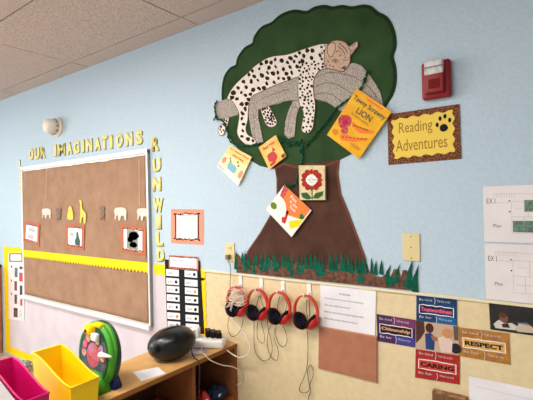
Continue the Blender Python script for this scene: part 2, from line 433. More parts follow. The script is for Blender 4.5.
e = obj('ear', pr(earw, Y+.0022, .0007), mat('pinkish_ear_paper', (214, 180, 160), .85), h)
bm = bmesh.new()
stroke(bm, earw, .003, Y+.0025, .0008, True)
stroke(bm, smooth_pts(WL([(333.5,61),(335.5,59.8),(338,60.3),(339,62),(336.5,62.8),(333.8,62)]), 3, True), .0028, Y+.002, .001, True)
for L in ([(339,47),(343,50),(346,55)], [(341,45),(346,49),(349,54)], [(349,48),(352,52),(351,56)], [(341,70),(344,68),(346,66)], [(353,47),(356,45)], [(343,60),(347,61)]):
    stroke(bm, WL(L), .003, Y+.002, .001)
obj('face_lines', bm, m_line, h)
obj('nose', pr(WL(ell(345, 68.5, 2, 1.4, 8)), Y+.0022, .0008), m_line, h); obj('eye', pr(WL(ell(336.4, 61.4, .8, .8, 6)), Y+.0022, .0008), m_line, h)
bm = bmesh.new()
for x, yy in ((329, 62), (327, 66), (331, 66), (334, 67), (341, 44), (344, 47), (346, 58), (338, 52), (341, 56)): prism(bm, WL(ell(x, yy, .8, .8, 6)), Y+.0022, .0006)
obj('spots', bm, m_line, h)

# vine
def P3(px, py, off): x, z = W(px, py, off); return (x, -off, z)
def twine(bm, L, off, r):
    pts = smooth_pts([P3(x, y, off) for x, y in L], 8)
    tube(bm, pts, lambda s: r*(.8+.35*math.sin(s*len(pts)*1.3)), 6, 0)
    tube(bm, [Vector(p)+Vector((.004*math.sin(i*1.1), -.002, .004*math.cos(i*1.1))) for i, p in enumerate(pts)], r*.5, 5, 0)
c0 = W(250, 145)
v = thing('twisted_vine', 'dark green twisted crepe vine looping below the branch between the small books', 'vine', (c0[0], -.012, c0[1]))
for L in ([(217,101),(214.8,105),(215.2,112),(217,119),(223,121),(227,131),(230,141),(237,145),(249,145.5),(258,144),(268,142),(278,141),(286,141.5),(294,144),(303,145),(310,141),(324,124),(336,109),(345,102),(358,92),(365,81),(367.7,69.5)],
          [(303,145),(302.5,152),(302.5,160),(300,166),(298,174),(296.5,182),(291,186),(285,186)]):
    bm = bmesh.new(); twine(bm, L, .012, .0052); obj('vine_strand', bm, m_vine, v, True)
bm = bmesh.new()
for px, py in ((302,141),(298,142),(283,140),(228,138),(303,150),(296,184),(288,185),(365,78),(216,118),(290,146),(306,146)):
    P = [P3(px+random.uniform(-3.5, 3.5), py+random.uniform(-3, 3), .012+random.uniform(.002, .012)) for _ in range(3)]
    tube(bm, [P3(px, py, .012)]+P, lambda s: .0045*(1-s)+.001, 5, 3)
obj('vine_knots', bm, m_vine, v, True)

# ------------------------------------------------------------------ books on the tree
def book(Q, y, label, cover, parts, th=.005):
    b = thing('picture_book', label, 'book', Q.base(y), 'picture books pinned to the tree')
    obj('cover', pr(Q.rect(), y, th), cover, b)
    k = y+th
    for i, (nm, pl, m) in enumerate(parts):
        for h_, P in enumerate(pl if isinstance(pl[0][0], (tuple, list)) else [pl]): obj(nm.replace('petals', 'petal').replace('leaves', 'leaf'), pr(Q.pts(P), k-.0002, .0004+.0002*(i % 4)+.00012*(h_ % 2)), m, b)
    return b, k+.0016
def e_(u, v, a, b, n=12, r=0, j=0): return ell(u, v, a, b, n, r, j)
m_bk1 = mat('golden_cover', (240, 182, 44), .45, (232, 168, 34), 18); m_pinkp = mat('pink_print', (212, 96, 92), .6, (178, 60, 72), 70); m_dbr = mat('brown_print', (130, 70, 36), .6)
Q = Quad((357.2,88.5),(392,112),(359.4,159),(327.4,135), .014)
b, k = book(Q, .014, 'golden yellow picture book with a lion and giraffe, largest and highest on the tree', m_bk1,
    [('title_band', [(.35,.03),(.8,.03),(.8,.075),(.35,.075)], m_orange),
     ('lion', [e_(.20,.60,.17,.13,14,0,.1), e_(.32,.74,.1,.07,10,0,.1)], m_pinkp),
     ('giraffe', [[(.36,.52),(.60,.54),(.90,.44),(.95,.47),(.88,.52),(.66,.62),(.42,.60)], [(.28,.88),(.34,.78),(.62,.74),(.90,.60),(.93,.63),(.68,.80),(.4,.92)]], m_orange),
     ('grass_print', [e_(.14,.86,.10,.06,10,0,.2), e_(.75,.86,.16,.03,10,0,.2)], mat('golden_brown_print', (214, 140, 40), .6))])
obj('lion_face', pr(Q.ell(.23, .61, .07, .06), k-.0004, .0004), mat('deep_pink_print', (190, 40, 74), .6), b)
for i in range(7): obj('giraffe_spot', pr(Q.ell(.44+i*.055, .565-.012*i, .016, .014, 6), k-.0003, .0013), m_dbr, b); obj('giraffe_spot', pr(Q.ell(.38+i*.08, .85-.035*i, .017, .014, 6), k-.0003, .0013), m_dbr, b)
m_tt = mat('grey_green_lettering', (92, 104, 78), .6)
text('Tawny Scrawny', Q, .06, .10, .97, .22, k, m_tt, b, weight=.015); text('LION', Q, .30, .25, .72, .36, k, m_tt, b, weight=.015)
text('By Kathryn Jackson', Q, .24, .395, .72, .43, k, m_dbr, b)
Q = Quad((230,145),(251.7,157),(238.2,186),(217,166), .016)
b, k = book(Q, .012, 'cream picture book with small children and pale pink foot, lowest left beside the crown', mat('cream_cover', (250, 232, 176), .45),
    [('title_ground', [(0,0),(1,0),(1,.32),(0,.36)], mat('pale_orange_print', (248, 214, 140), .6)),
     ('pink_foot', [(0,.82),(.5,.78),(1,.84),(1,1),(0,1)], mat('pale_pink_print', (250, 226, 226), .6)),
     ('child_figure', [e_(.12,.62,.08,.14,10,0,.1)], mat('rose_print', (214, 150, 130), .6)),
     ('child_figure', [e_(.90,.66,.07,.14,10,0,.1)], mat('rose_print', (0, 0, 0))),
     ('blue_shape', [e_(.5,.68,.20,.16,12,0,.15)], mat('light_blue_print', (136, 184, 206), .6))])
for u_q, v_q in ((.30,.42),(.62,.38),(.36,.5),(.70,.47)): obj('little_head', pr(Q.ell(u_q, v_q, .03, .035, 8), k-.0003, .0012), m_dbr, b)
text('the kissing hand', Q, .08, .06, .92, .15, k, mat('orange_brown_ink', (196, 120, 60), .6), b, weight=.02); text('stories', Q, .30, .20, .8, .29, k, mat('orange_brown_ink', (0, 0, 0)), b, weight=.02)
text('Random', Q, .05, .88, .30, .94, k, m_pinkp, b)
Q = Quad((258.7,147.5),(275.7,135),(286.2,156.2),(269.2,169.5), .016)
b, k = book(Q, .012, 'small orange and yellow picture book with a red bird, tilted above the trunk', mat('orange_yellow_cover', (246, 180, 84), .45, (250, 206, 120), 14),
    [('red_bird', [e_(.40,.66,.26,.20,14,.3,.12), [(.5,.5),(.62,.34),(.70,.52)]], m_red),
     ('dark_patch', [(.8,.84),(.98,.84),(.98,.98),(.8,.98)], m_dbr),
     ('red_foot', [e_(.3,.9,.18,.06,10)], m_red)])
text('Red Hen', Q, .18, .12, .82, .26, k, m_red, b, weight=.02)
Q = Quad((299.5,165.5),(325.5,165.5),(325.9,200),(300.5,200), .016)
pet = [e_(.5+.32*math.cos(a*PI/6), .42+.24*math.sin(a*PI/6), .10*abs(math.cos(a*PI/6))+.075*abs(math.sin(a*PI/6)), .075*abs(math.sin(a*PI/6))+.055*abs(math.cos(a*PI/6)), 10) for a in range(12)]
b, k = book(Q, .012, 'cream picture book with one big red flower, flat in the middle of the trunk', mat('aged_cream_cover', (224, 206, 164), .5, (206, 190, 140), 40),
    [('petals', pet, mat('dark_red_petal', (178, 48, 34), .5, (150, 32, 26), 90)),
     ('leaves', [[(.5,.95),(.3,.78),(.06,.80),(.12,.93),(.32,.99)], [(.52,.95),(.64,.80),(.94,.74),(.92,.86),(.74,.96)]], mat('dark_green_leaf_print', (54, 92, 44), .5)),
     ('stem', [(.485,.60),(.525,.60),(.525,.98),(.485,.98)], mat('dark_green_leaf_print', (0, 0, 0)))], th=.012)
obj('flower_centre', pr(Q.ell(.5, .42, .21, .155, 20), k-.0004, .0003), m_white, b)
text('the', Q, .44, .335, .56, .365, k+.0003, m_ink, b); text('Tiny Seed', Q, .34, .395, .66, .44, k+.0003, m_ink, b, weight=.02); text('Story', Q, .41, .465, .59, .505, k+.0003, m_ink, b)
Q = Quad((284.4,185),(311.4,210.5),(291.6,237),(266,209.6), .016)
b, k = book(Q, .012, 'white and orange picture book with green seal and pineapple, tilted lowest on the trunk', mat('white_cover', (238, 232, 224), .4),
    [('orange_ground', [(.0,0),(.97,0),(.97,.38),(.55,.62),(.35,.40),(.10,.30)], mat('bright_orange_print', (240, 128, 60), .5)),
     ('red_ground', [(.0,.0),(.16,0),(.22,.34),(.08,.34)], m_pinkp),
     ('yellow_ground', [(.70,.72),(.97,.34),(.99,.60),(.84,.86)], m_yel),
     ('green_seal', e_(.11,.72,.10,.10,16), mat('olive_seal', (104, 128, 34), .5)),
     ('red_figure', [[(.46,.52),(.54,.50),(.62,.72),(.66,.86),(.56,.90),(.48,.80),(.54,.70)]], m_red),
     ('pineapple', [e_(.90,.33,.07,.08,10,0,.25)], mat('green_print', (46, 110, 50), .5))])
text('Fox', Q, .34, .06, .56, .16, k, m_white, b, weight=.02); text('in the', Q, .40, .19, .66, .27, k, m_white, b, weight=.02); text('Sun', Q, .48, .30, .68, .39, k, m_white, b, weight=.02)

# ------------------------------------------------------------------ reading sign, alarm, plates, detector
Q = Quad((387.5,114.5),(459.5,104),(461.5,158.8),(388.5,165), .002)
t = thing('reading_sign', 'laminated yellow sign reading Reading Adventures with brown leopard print border', 'sign', Q.base(.002))
obj('backing', pr(Q.rect(), .002, .0012), m_leopard_b, t)
edge = []
def wav(a, b, n, amp):
    o = []
    (u0_, v0_), (u1_, v1_) = a, b
    for i in range(n*6):
        s = i/(n*6); d = amp*math.sin(s*n*2*PI)
        L = math.hypot(u1_-u0_, v1_-v0_); o.append((u0_+(u1_-u0_)*s-(v1_-v0_)/L*d, v0_+(v1_-v0_)*s+(u1_-u0_)/L*d))
    return o
edge = wav((.07,.12),(.92,.10),5,.018)+wav((.92,.10),(.91,.87),4,.016)+wav((.91,.87),(.09,.88),5,.018)+wav((.09,.88),(.07,.12),4,.016)
obj('yellow_centre', pr(Q.pts(edge), .0032, .0005), m_syel, t)
m_gold = mat('light_gold_text', (186, 150, 66), .6)
text('Reading', Q, .17, .20, .64, .47, .0040, m_brntext, t, weight=.0)
text('Adventures', Q, .12, .53, .83, .76, .0040, m_brntext, t, weight=.0)
bm = bmesh.new(); prism(bm, Q.ell(.79, .40, .055, .072, 14, 0, .06), .0037, .0005)
for u_q, v_q in ((.705,.33),(.745,.22),(.81,.19),(.87,.27)): prism(bm, Q.ell(u_q, v_q, .021, .045, 10), .0037, .0005)
obj('paw_print', bm, m_ink, t)

x0, z0 = W(421.5, 63, .02)[0], W(437, 98.5, .02)[1]; x1, z1 = W(451.5, 62, .005)[0], W(437, 61, .02)[1]
t = thing('fire_alarm', 'red wall mounted fire alarm box with clear strobe lens above the sign', 'fire alarm', ((x0+x1)/2, 0, z0))
obj('housing', box(x0, x1, -.032, 0, z0, z1, bev=.010), m_alarm, t, True)
fx0, fx1 = x0+.018, x1-.020
obj('front_unit', box(fx0, fx1, -.056, -.030, z0+.018, z1-.045, bev=.005), m_alarm, t, True)
obj('speaker_grille', box(fx0+.016, fx1-.014, -.058, -.055, z0+.034, z1-.078, bev=.0012), m_alarmd, t)
obj('strobe_lens', box(fx0+.001, fx1-.001, -.060, -.031, z1-.060, z1-.003, bev=.006), m_lens, t, True)
obj('lens_clip', box(fx0, fx1, -.062, -.058, z1-.034, z1-.029), mat('lens_grey_bar', (120, 112, 110), .4), t)

def plate(name, px, py, w_, h_, label, cat):
    cx, cz = W(px, py, .003)
    t = thing(name, label, cat, (cx, 0, cz-h_/2))
    obj('plate', box(cx-w_/2, cx+w_/2, -.006, 0, cz-h_/2, cz+h_/2, bev=.0025), m_beige, t)
    return t, cx, cz
t, cx, cz = plate('blank_switch_plate', 411.3, 247.2, .072, .116, 'blank almond wall plate with small screws right of the tree', 'wall plate')
for dz in (-.045, 0, .045): obj('screw', lathe(bmesh.new(), [(.003, 0), (.003, .001), (.002, .0016)], (cx, -.006, cz+dz), (0, -1, 0), 10), m_screw, t)
t, cx, cz = plate('wall_outlet', 230.0, 252.3, .070, .105, 'almond electrical outlet left of the tree with a grey cord plugged in', 'outlet')
for dz in (-.024, .024):
    s = obj('socket', lathe(bmesh.new(), [(.016, 0), (.016, .002), (.014, .003)], (cx, -.006, cz+dz), (0, -1, 0), 18), m_beige, t)
    obj('slots', bx(bx(bmesh.new(), cx-.007, cx-.005, -.0096, -.009, cz+dz-.005, cz+dz+.005), cx+.005, cx+.007, -.0096, -.009, cz+dz-.005, cz+dz+.005), m_ink, s)
ox, oz = cx, cz
cx, cz = W(57, 127.2, .01)
t = thing('smoke_detector', 'round off-white smoke detector on the wall high above the brown board', 'smoke detector', (cx, 0, cz-.06))
obj('base', lathe(bmesh.new(), [(.078, 0), (.078, .016), (.072, .022)], (cx, 0, cz), (0, -1, 0), 32), mat('smoke_white', (232, 222, 208), .5), t, True)
obj('dome', lathe(bmesh.new(), [(.062, .02), (.062, .075), (.054, .100), (.034, .112), (.001, .115)], (cx, 0, cz), (0, -1, 0), 32), mat('smoke_white', (0, 0, 0)), t, True)
bm = bmesh.new()
for i in range(10):
    a = 2*PI*i/10; x_, z_ = cx+.0635*math.cos(a), cz+.0635*math.sin(a); bx(bm, x_-.005, x_+.005, -.046, -.03, z_-.005, z_+.005)
obj('vents', bm, mat('vent_shadow', (160, 130, 118), .7), t)

# ------------------------------------------------------------------ bulletin paper and its yellow border
XA, XB = W(6.5, 300)[0], W(203.5, 300)[0]; YT = .985
c0 = (-3, 0, 0)
t = thing('bulletin_backing', 'white backing paper with yellow scalloped border filling the lower wall behind the board', 'bulletin paper', ((XA+XB)/2, 0, .02))
obj('sheet', pr([(XA, .02), (XB, .02), (XB, 1.02), (XA, 1.02)], .0004, .001), m_lav, t)
def scallop(x0, x1, z0, z1, n, side, y, name, par, horiz=True, m=m_yel):
    P = []
    if horiz:
        P = [(x0, z1), (x0, z0)] if side < 0 else [(x1, z0), (x1, z1)]
        for i in range(n*6+1):
            s = i/(n*6); d = abs(math.sin(s*n*PI))*.012
            P.append((x0+(x1-x0)*s, z0-d) if side < 0 else (x1-(x1-x0)*s, z1+d))
        P.append((x1, z1) if side < 0 else (x0, z0))
    else:
        P = [(x0, z0), (x0, z1)] if side > 0 else [(x1, z1), (x1, z0)]
        for i in range(n*6+1):
            s = i/(n*6); d = abs(math.sin(s*n*PI))*.012
            P.append((x1+d, z1-(z1-z0)*s) if side > 0 else (x0-d, z0+(z1-z0)*s))
    Q_ = []
    for p in P:
        if not Q_ or (abs(p[0]-Q_[-1][0])+abs(p[1]-Q_[-1][1])) > 1e-5: Q_.append(p)
    if (abs(Q_[0][0]-Q_[-1][0])+abs(Q_[0][1]-Q_[-1][1])) < 1e-5: Q_.pop()
    return obj(name, pr(Q_, y, .0012), m, par)
bx1 = W(154, 270)[0]+.004
scallop(bx1, XB+.02, .975, 1.035, 8, -1, .0015, 'border_strip', t)
scallop(XB-.045, XB+.014, .02, .98, 16, 1, .0015, 'border_strip', t, False)
scallop(XA-.03, XA+.07, .02, 1.02, 16, -1, .0015, 'border_strip', t, False)
scallop(XA-.03, XA+.40, .985, 1.05, 5, -1, .003, 'border_strip', t)
scallop(XA, XB, .02, .085, 30, 1, .003, 'border_strip', t)

# ------------------------------------------------------------------ brown-papered board
bl, br = -4.075, -2.252; bt, bb = 1.795, .606
t = thing('bulletin_board', 'wide white-framed board covered with wrinkled brown kraft paper', 'bulletin board', ((bl+br)/2, 0, bb))
obj('panel', box(bl+.01, br-.01, -.012, -.002, bb+.01, bt-.01), m_white, t)
bm = bmesh.new(); bx(bm, bl, br, -.026, -.002, bt-.03, bt, bev=.003); bx(bm, bl, bl+.024, -.022, -.002, bb+.02, bt-.03, bev=.003)
bx(bm, br-.022, br-.006, -.022, -.002, bb+.02, bt-.02, bev=.003)
obj('frame', bm, m_frame, t)
obj('side_trim', box(br-.006, br, -.024, -.002, bb+.01, bt-.01), m_alu, t)
obj('tray', box(bl, br, -.045, -.002, bb-.004, bb+.026, bev=.006), m_frame, t)
# kraft paper: a slightly wavy sheet
bm = bmesh.new(); nx, nz = 60, 34
pl, prx, pb, pt = bl+.026, br-.03, bb+.03, bt-.045
g = []
for i in range(nx+1):
    row = []
    for j in range(nz+1):
        x = pl+(prx-pl)*i/nx; z = pb+(pt-pb)*j/nz
        if j == nz: z += -.012*abs(noise.noise(Vector((x*6, 1, 0))))+.004
        y = -.0145-.0025*noise.noise(Vector((x*4, 0, z*4)))-.0018*abs(noise.noise(Vector((x*9, 3, z*3))))
        row.append(bm.verts.new((x, y, z)))
    g.append(row)
for i in range(nx):
    for j in range(nz): bm.faces.new((g[i][j], g[i+1][j], g[i+1][j+1], g[i][j+1]))
r = bmesh.ops.extrude_face_region(bm, geom=list(bm.faces)); bmesh.ops.translate(bm, verts=[v_ for v_ in r['geom'] if isinstance(v_, bmesh.types.BMVert)], vec=(0, -.0006, 0))
bmesh.ops.recalc_face_normals(bm, faces=bm.faces)
obj('kraft_paper', bm, m_kraft, t, True)
for L in ([(47,168),(46,195),(43,215)], [(139,160),(139.5,205)]): obj('paper_seam', stroke(bmesh.new(), WL(L, .018), .004, .0185, .0006), mat('kraft_seam', (226, 188, 152), .7), t)
bdz = .975
s = scallop(bl+.01, br-.004, bdz+.008, bdz+.066, 46, -1, .0195, 'border_strip', t)
bm = bmesh.new()
for i in range(46):
    x = bl+.012+(br-bl-.02)*i/46
    if x < -2.3: obj('border_notch', pr([(x-.007, bdz-.003), (x+.002, bdz+.012), (x+.008, bdz+.010), (x+.001, bdz-.005)], .0200, .0016), mat('dark_brown_notch', (92, 66, 30), .8), s)
bm.free()

# framed cards
YC = .0212
def card(Qd, label, wall, fill, border=m_rbord, group='bordered cards on the brown board', pic=None, mw=.13):
    y = YC if not wall else .0015
    t = thing('bordered_card', label, 'card', Qd.base(y), group)
    obj('backing', pr(Qd.rect(), y, .0008), border, t)
    obj('paper', pr(Qd.rect(mw, mw*.8, 1-mw, 1-mw*.8), y+.0008, .0004), m_pinkpaper if wall else m_paper, t)
    for vv in (mw*.8+.02, 1-mw*.8-.02):
        bm = bmesh.new()
        for i in range(13):
            prism(bm, Qd.ell(.12+.76*i/12, vv+random.uniform(-.02, .02), .034, .030, 6, 0, .3), y+.0012, .0004)
        obj('dotted_trim', bm, mat('dark_red_trim', (104, 34, 26), .8), t)
    for nm, P, m in fill: obj(nm, pr(Qd.pts(P), y+.0016, .0003), m, t)
    return t
m_sil = mat('greenish_print', (70, 96, 86), .7)
card(Quad((25,221),(39.8,224.3),(39.3,246),(23.6,241), .02), 'small red-bordered white card with faint writing, leftmost on brown board', False,
     [('scribble', [(.30,.26),(.70,.28),(.72,.44),(.34,.42)], mat('pale_grey_print', (186, 182, 188), .8)), ('scribble', [(.26,.58),(.66,.60),(.60,.80),(.30,.76)], mat('pale_pink_grey_print', (206, 180, 184), .8))])
card(Quad((66,224),(84.8,225.2),(84.2,250),(66.2,247.5), .02), 'red-bordered white card with a small dark green figure, middle of three', False,
     [('figure', [(.60,.30),(.68,.30),(.72,.50),(.80,.66),(.78,.86),(.54,.84),(.50,.68),(.58,.52)], m_sil), ('scribble', [(.24,.34),(.44,.34),(.44,.5),(.26,.48)], mat('pale_grey_print', (0, 0, 0)))])
card(Quad((120.8,224.5),(146,227),(146,255.6),(121,252), .02), 'red-bordered white card with dark photo, nearest the board right edge', False,
     [('photo_ground', [(.26,.14),(.70,.18),(.70,.86),(.26,.84)], mat('grey_green_print', (150, 150, 136), .7)), ('dark_hair', ell(.55, .36, .19, .15, 12, 0, .15), m_ink), ('face', ell(.40, .50, .12, .11, 10), mat('skin_print', (206, 166, 146), .7)), ('dark_coat', ell(.52, .68, .16, .12, 10, 0, .2), mat('dark_brown_print', (74, 62, 50), .7))])
t = card(Quad((171,209),(203.6,209.5),(203.6,245),(171.2,243), .002), 'peach-bordered white paper with dark dotted trim on blue wall right of board', True, [], m_peach, None, mw=.14)
tq = Quad((171,209),(203.6,209.5),(203.6,245),(171.2,243), .002)
for uu in (.15, .85): obj('side_trim', pr(tq.rect(uu-.022, .13, uu+.022, .87), .0024, .0003), mat('dull_red_trim', (164, 78, 60), .8), t)
text('Reading Readiness', tq, .30, .17, .72, .21, .0032, m_soft, t)

# animal cut-outs
def animal(kind, P, m, label):
    w_ = smooth_pts(WL(P, .021), 2, True)
    o = obj(kind, pr(w_, YC, .001), m, loc=(sum(q.x for q in w_)/len(w_), -YC, min(q.y for q in w_)))
    tag(o, label, 'paper cut-out', 'animal cut-outs on the brown board')
def eleph(x, y, w_, h, fl=1):
    sh = [(-.5,-.2),(-.42,-.45),(-.15,-.5),(.2,-.5),(.42,-.38),(.5,-.1),(.46,.1),(.48,.45),(.34,.48),(.30,.18),(.05,.15),(.0,.45),(-.14,.48),(-.2,.15),(-.3,.1),(-.38,.4),(-.46,.42),(-.44,.05)]
    return [(x+a*w_*fl, y+b_*h) for a, b_ in sh]
animal('elephant_cutout', eleph(46.5, 213.5, 9, 10), m_animal_w, 'faint white elephant cut-out, leftmost in the animal row on brown board')
def fig(x, y, w_, h):
    sh = [(-.3,-.5),(.25,-.5),(.45,-.3),(.2,-.1),(.45,.05),(.25,.25),(.4,.48),(.1,.5),(0,.3),(-.15,.5),(-.45,.45),(-.2,.2),(-.45,0),(-.2,-.12),(-.48,-.3)]
    return [(x+a*w_, y+b_*h) for a, b_ in sh]
animal('gorilla_cutout', fig(58.5, 214, 6, 12), m_animal_g, 'dark grey animal cut-out between the leftmost elephant and the yellow ones')
animal('lion_cutout', [(67.5,219),(67.8,213),(68.6,208.5),(70,205.8),(71.6,207.5),(72.8,212),(73.2,219.5)], mat('yellow_cutout', (236, 206, 96), .8), 'short yellow animal cut-out left of the giraffe')
animal('giraffe_cutout', [(79.3,200.5),(80.3,199.5),(81.8,201.5),(82,206),(82.8,210),(85,212),(86,216),(85.4,223),(84,223.3),(83.6,218),(82,217.5),(81.4,222),(80,222.3),(80.4,214),(80.3,207),(80,202.5)], mat('yellow_cutout', (0, 0, 0)), 'tall yellow giraffe cut-out with long neck on the brown board')
animal('gorilla_cutout', fig(102.2, 213, 6, 13.5), m_animal_g, 'dark grey standing animal cut-out right of the giraffe')
animal('elephant_cutout', eleph(120.5, 214, 12.5, 13), m_animal_w, 'cream white elephant cut-out left of the one at the board right edge')
animal('rhino_cutout', eleph(143, 214.5, 12, 12.5), m_animal_w, 'cream white rhino-like cut-out at the board right edge')

# ------------------------------------------------------------------ cut-out letters
def letter(ch, px, py, w_, h, label, group, yoff=.001, slant=0):
    x0, z1 = W(px-w_/2, py-h/2+slant, yoff); x1, _ = W(px+w_/2, py, yoff); _, z0 = W(px, py+h/2, yoff); _, z1 = W(px, py-h/2, yoff)
    t = thing('cutout_letter', label, 'letter', ((x0+x1)/2, -yoff, z0), group)
    pl_ = lambda a, b_: (x0+(x1-x0)*a, z1+(z0-z1)*b_)
    text_mesh(ch, lambda a, b_: (pl_(a, b_)[0]+.003, pl_(a, b_)[1]-.003), yoff, 'letter_shadow', m_shadow, t, weight=.05, th=.002)  # dark copy shifted down-right, a drop shadow painted as geometry
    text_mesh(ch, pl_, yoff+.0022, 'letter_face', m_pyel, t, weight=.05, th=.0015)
G = 'yellow cut-out letters around the brown board'
top = "OUR IMAGINATIONS"
xs_ = {0:(31.5,),1:(37.3,),2:(43.3,),4:(55.6,),5:(62.0,),6:(70,),7:(77,),8:(83.4,),9:(89.8,),10:(98,),11:(105,),12:(111.6,),13:(120.0,),14:(129.6,),15:(139.5,)}
who = {0:'letter O, first of the word OUR', 1:'letter U, middle of the word OUR', 2:'letter R, last of the word OUR', 4:'letter I, first of the word IMAGINATIONS', 5:'letter M in the row above the board', 6:'letter A between M and G above the board', 7:'letter G in the row above the board', 8:'letter I between G and N above the board', 9:'letter N between I and A above the board', 10:'letter A between N and T above the board', 11:'letter T in the row above the board', 12:'letter I between T and O above the board', 13:'letter O between I and N above the board', 14:'letter N between O and S above the board', 15:'letter S, last in the row above the board'}
for i, (x,) in xs_.items():
    yy = 154.2-(x-31.5)*.155; h = 11.5+(x-31)*.026
    w_ = {'I': 2.2, 'M': 6.2}.get(top[i], 4.9)*(1+(x-31)*.0040)
    letter(top[i], x, yy, w_, h, 'pale yellow cut-out '+who[i], G)
for ch, x, yy, w_, h, lb in [('R',155.8,144,7.5,14,'letter R at the top of the column right of the board'), ('U',157,165,8,13.5,'letter U in the column right of the board'), ('N',157,184,8.5,14,'letter N in the column right of the board'), ('W',158.5,205,10,14.5,'letter W in the column right of the board'), ('I',159,222,5,14,'letter I in the column right of the board'), ('L',160,239,7,14,'letter L in the column right of the board'), ('D',161,255,7.5,13,'letter D, lowest in the column right of the board')]:
    letter(ch, x, yy, w_, h, 'pale yellow cut-out '+lb, G)
for ch, yy, lb in [('L', 164, 'letter L, highest in the column left of the board'), ('E', 177, 'letter E in the column left of the board'), ('T', 189, 'letter T in the column left of the board')]:
    letter(ch, 20.8, yy, 2.6, 9, 'pale cut-out '+lb, G)

# ------------------------------------------------------------------ black pocket chart and left picture chart
c0 = W(184, 330, .006)
Qc = Quad((164.8,259.5),(199.6,260.8),(204,334),(167.5,333.5), .006)
t = thing('pocket_chart', 'tall black hanging chart with two columns of white word cards beside the board', 'pocket chart', Qc.base(.003))
obj('fabric', pr(Qc.rect(), .003, .004), m_black, t)
hq = Quad((168.8,255),(198,257),(198,270.5),(168.8,268.5), .009)
hd = thing('header_card', 'white header card with red dotted border on top of the black chart', 'card', hq.base(.0075))
obj('backing', pr(hq.rect(), .0075, .0006), m_peach, hd)
obj('paper', pr(hq.rect(.05, .12, .95, .88), .0081, .0004), m_paper, hd)
for vv in (.08, .92):
    bm = bmesh.new()
    for i in range(15): prism(bm, hq.ell(.04+.92*i/14, vv, .025, .08, 6, 0, .3), .0084, .0004)
    obj('dotted_trim', bm, mat('dark_red_trim', (0, 0, 0)), hd)
text('Our Class', hq, .10, .28, .50, .42, .0088, m_soft, hd); text('in school', hq, .55, .62, .9, .76, .0088, m_soft, hd)
names = ['first', 'second', 'third', 'fourth', 'fifth', 'sixth', 'lowest']
rws = [269, 277.7, 285.7, 294.2, 303, 312.2, 321]; words = ['read', 'book', 'play', 'math', 'art', 'home', 'rest']
for k_, yy in enumerate(rws):
    for cc, (xa, xb) in enumerate(((165.9+.25*k_, 178.6+.3*k_*.8), (184.4+.2*k_, 197+.3*k_))):
        yq = yy+(1.3 if cc else 0)+(.4*k_*.5 if cc else 0)
        q = Quad((xa, yq), (xb, yq+1.0), (xb+.1, yq+7.6), (xa+.1, yq+6.6), .009)
        cd = thing('word_card', 'white word card in black chart, %s from top of the %s column' % (names[k_] if k_ < 6 else 'seventh', 'right' if cc else 'left'), 'card', q.base(.0075), 'word cards in the black chart')
        obj('paper', pr(q.rect(), .0075, .0006), m_paper, cd)
        text(words[(k_+cc*3) % 7], q, .12, .35, .50, .70, .0084, m_soft, cd)
        if (k_+cc) % 2 or k_ > 1: obj('picture', pr(q.ell(.78, .55, .10, .26, 8, 0, .2), .0081, .0004), m_ink if (k_*2+cc) % 5 else m_orange, cd)

Qp = Quad((8,253),(24.2,253),(24.0,321),(8.6,319), .006)
t = thing('picture_chart', 'white wall chart with two columns of small pictures at far left of board', 'chart', Qp.base(.0045))
obj('sheet', pr(Qp.rect(), .0045, .001), m_pinkpaper, t)
obj('header_frame', pr(Qp.rect(.08, .005, .92, .13), .0056, .0005), mat('dark_frame_print', (120, 60, 56), .7), t)
obj('header_card', pr(Qp.rect(.16, .02, .84, .115), .0062, .0004), m_paper, t)
pics = [(.42,.22,.60,.36,(72,92,104)),(.72,.20,.95,.24,(80,40,40)),(.70,.29,.95,.42,(176,62,56)),(.40,.42,.56,.56,(96,56,56)),(.74,.48,.90,.62,(60,46,60)),(.40,.62,.56,.76,(90,60,60)),(.76,.68,.90,.78,(170,70,76)),(.34,.82,.60,.96,(84,50,46)),(.70,.84,.86,.95,(190,184,184)),(.18,.19,.26,.22,(40,40,50)),(.18,.40,.24,.43,(60,50,50)),(.18,.60,.24,.63,(60,50,60))]
for i, (a, b_, c, d, col) in enumerate(pics):
    obj('picture', pr(Qp.rect(a, b_, c, d), .0056, .0005), mat('chart_picture_%d' % i, col, .7, tuple(min(255, q+40) for q in col), 90), t)

# ------------------------------------------------------------------ sheets and posters on the right
Q = Quad((320.4,283.6),(376,291),(375,336.5),(320,327), .004)
t = thing('typed_letter', 'white typed sheet of paper taped up right of the headphones', 'paper', Q.base(.003))
obj('sheet', pr(Q.rect(), .003, .0008), m_paper, t)
for tx, a, b_, v in (('Language', .36, .56, .17), ('You can use your voice to tell us the story.', .08, .80, .31), ('Can you retell the story?', .08, .56, .465), ('What do you think is going to happen next?', .08, .80, .62), ('What did you like about the story?', .08, .70, .775)):
    text(tx, Q, a, v-.02, b_, v+.03, .0042, m_soft, t, weight=.01)
Q = Quad((319.3,326),(376.9,336),(376.9,382.5),(318.6,368), .006)
t = thing('tan_folder', 'plain tan paper folder mounted under the typed white sheet', 'folder', Q.base(.004))
obj('sheet', pr(Q.rect(), .004, .005), m_tan, t); obj('fold_edge', pr(Q.rect(0, 0, 1, .02), .009, .0006), mat('tan_fold', (206, 150, 120), .7), t)

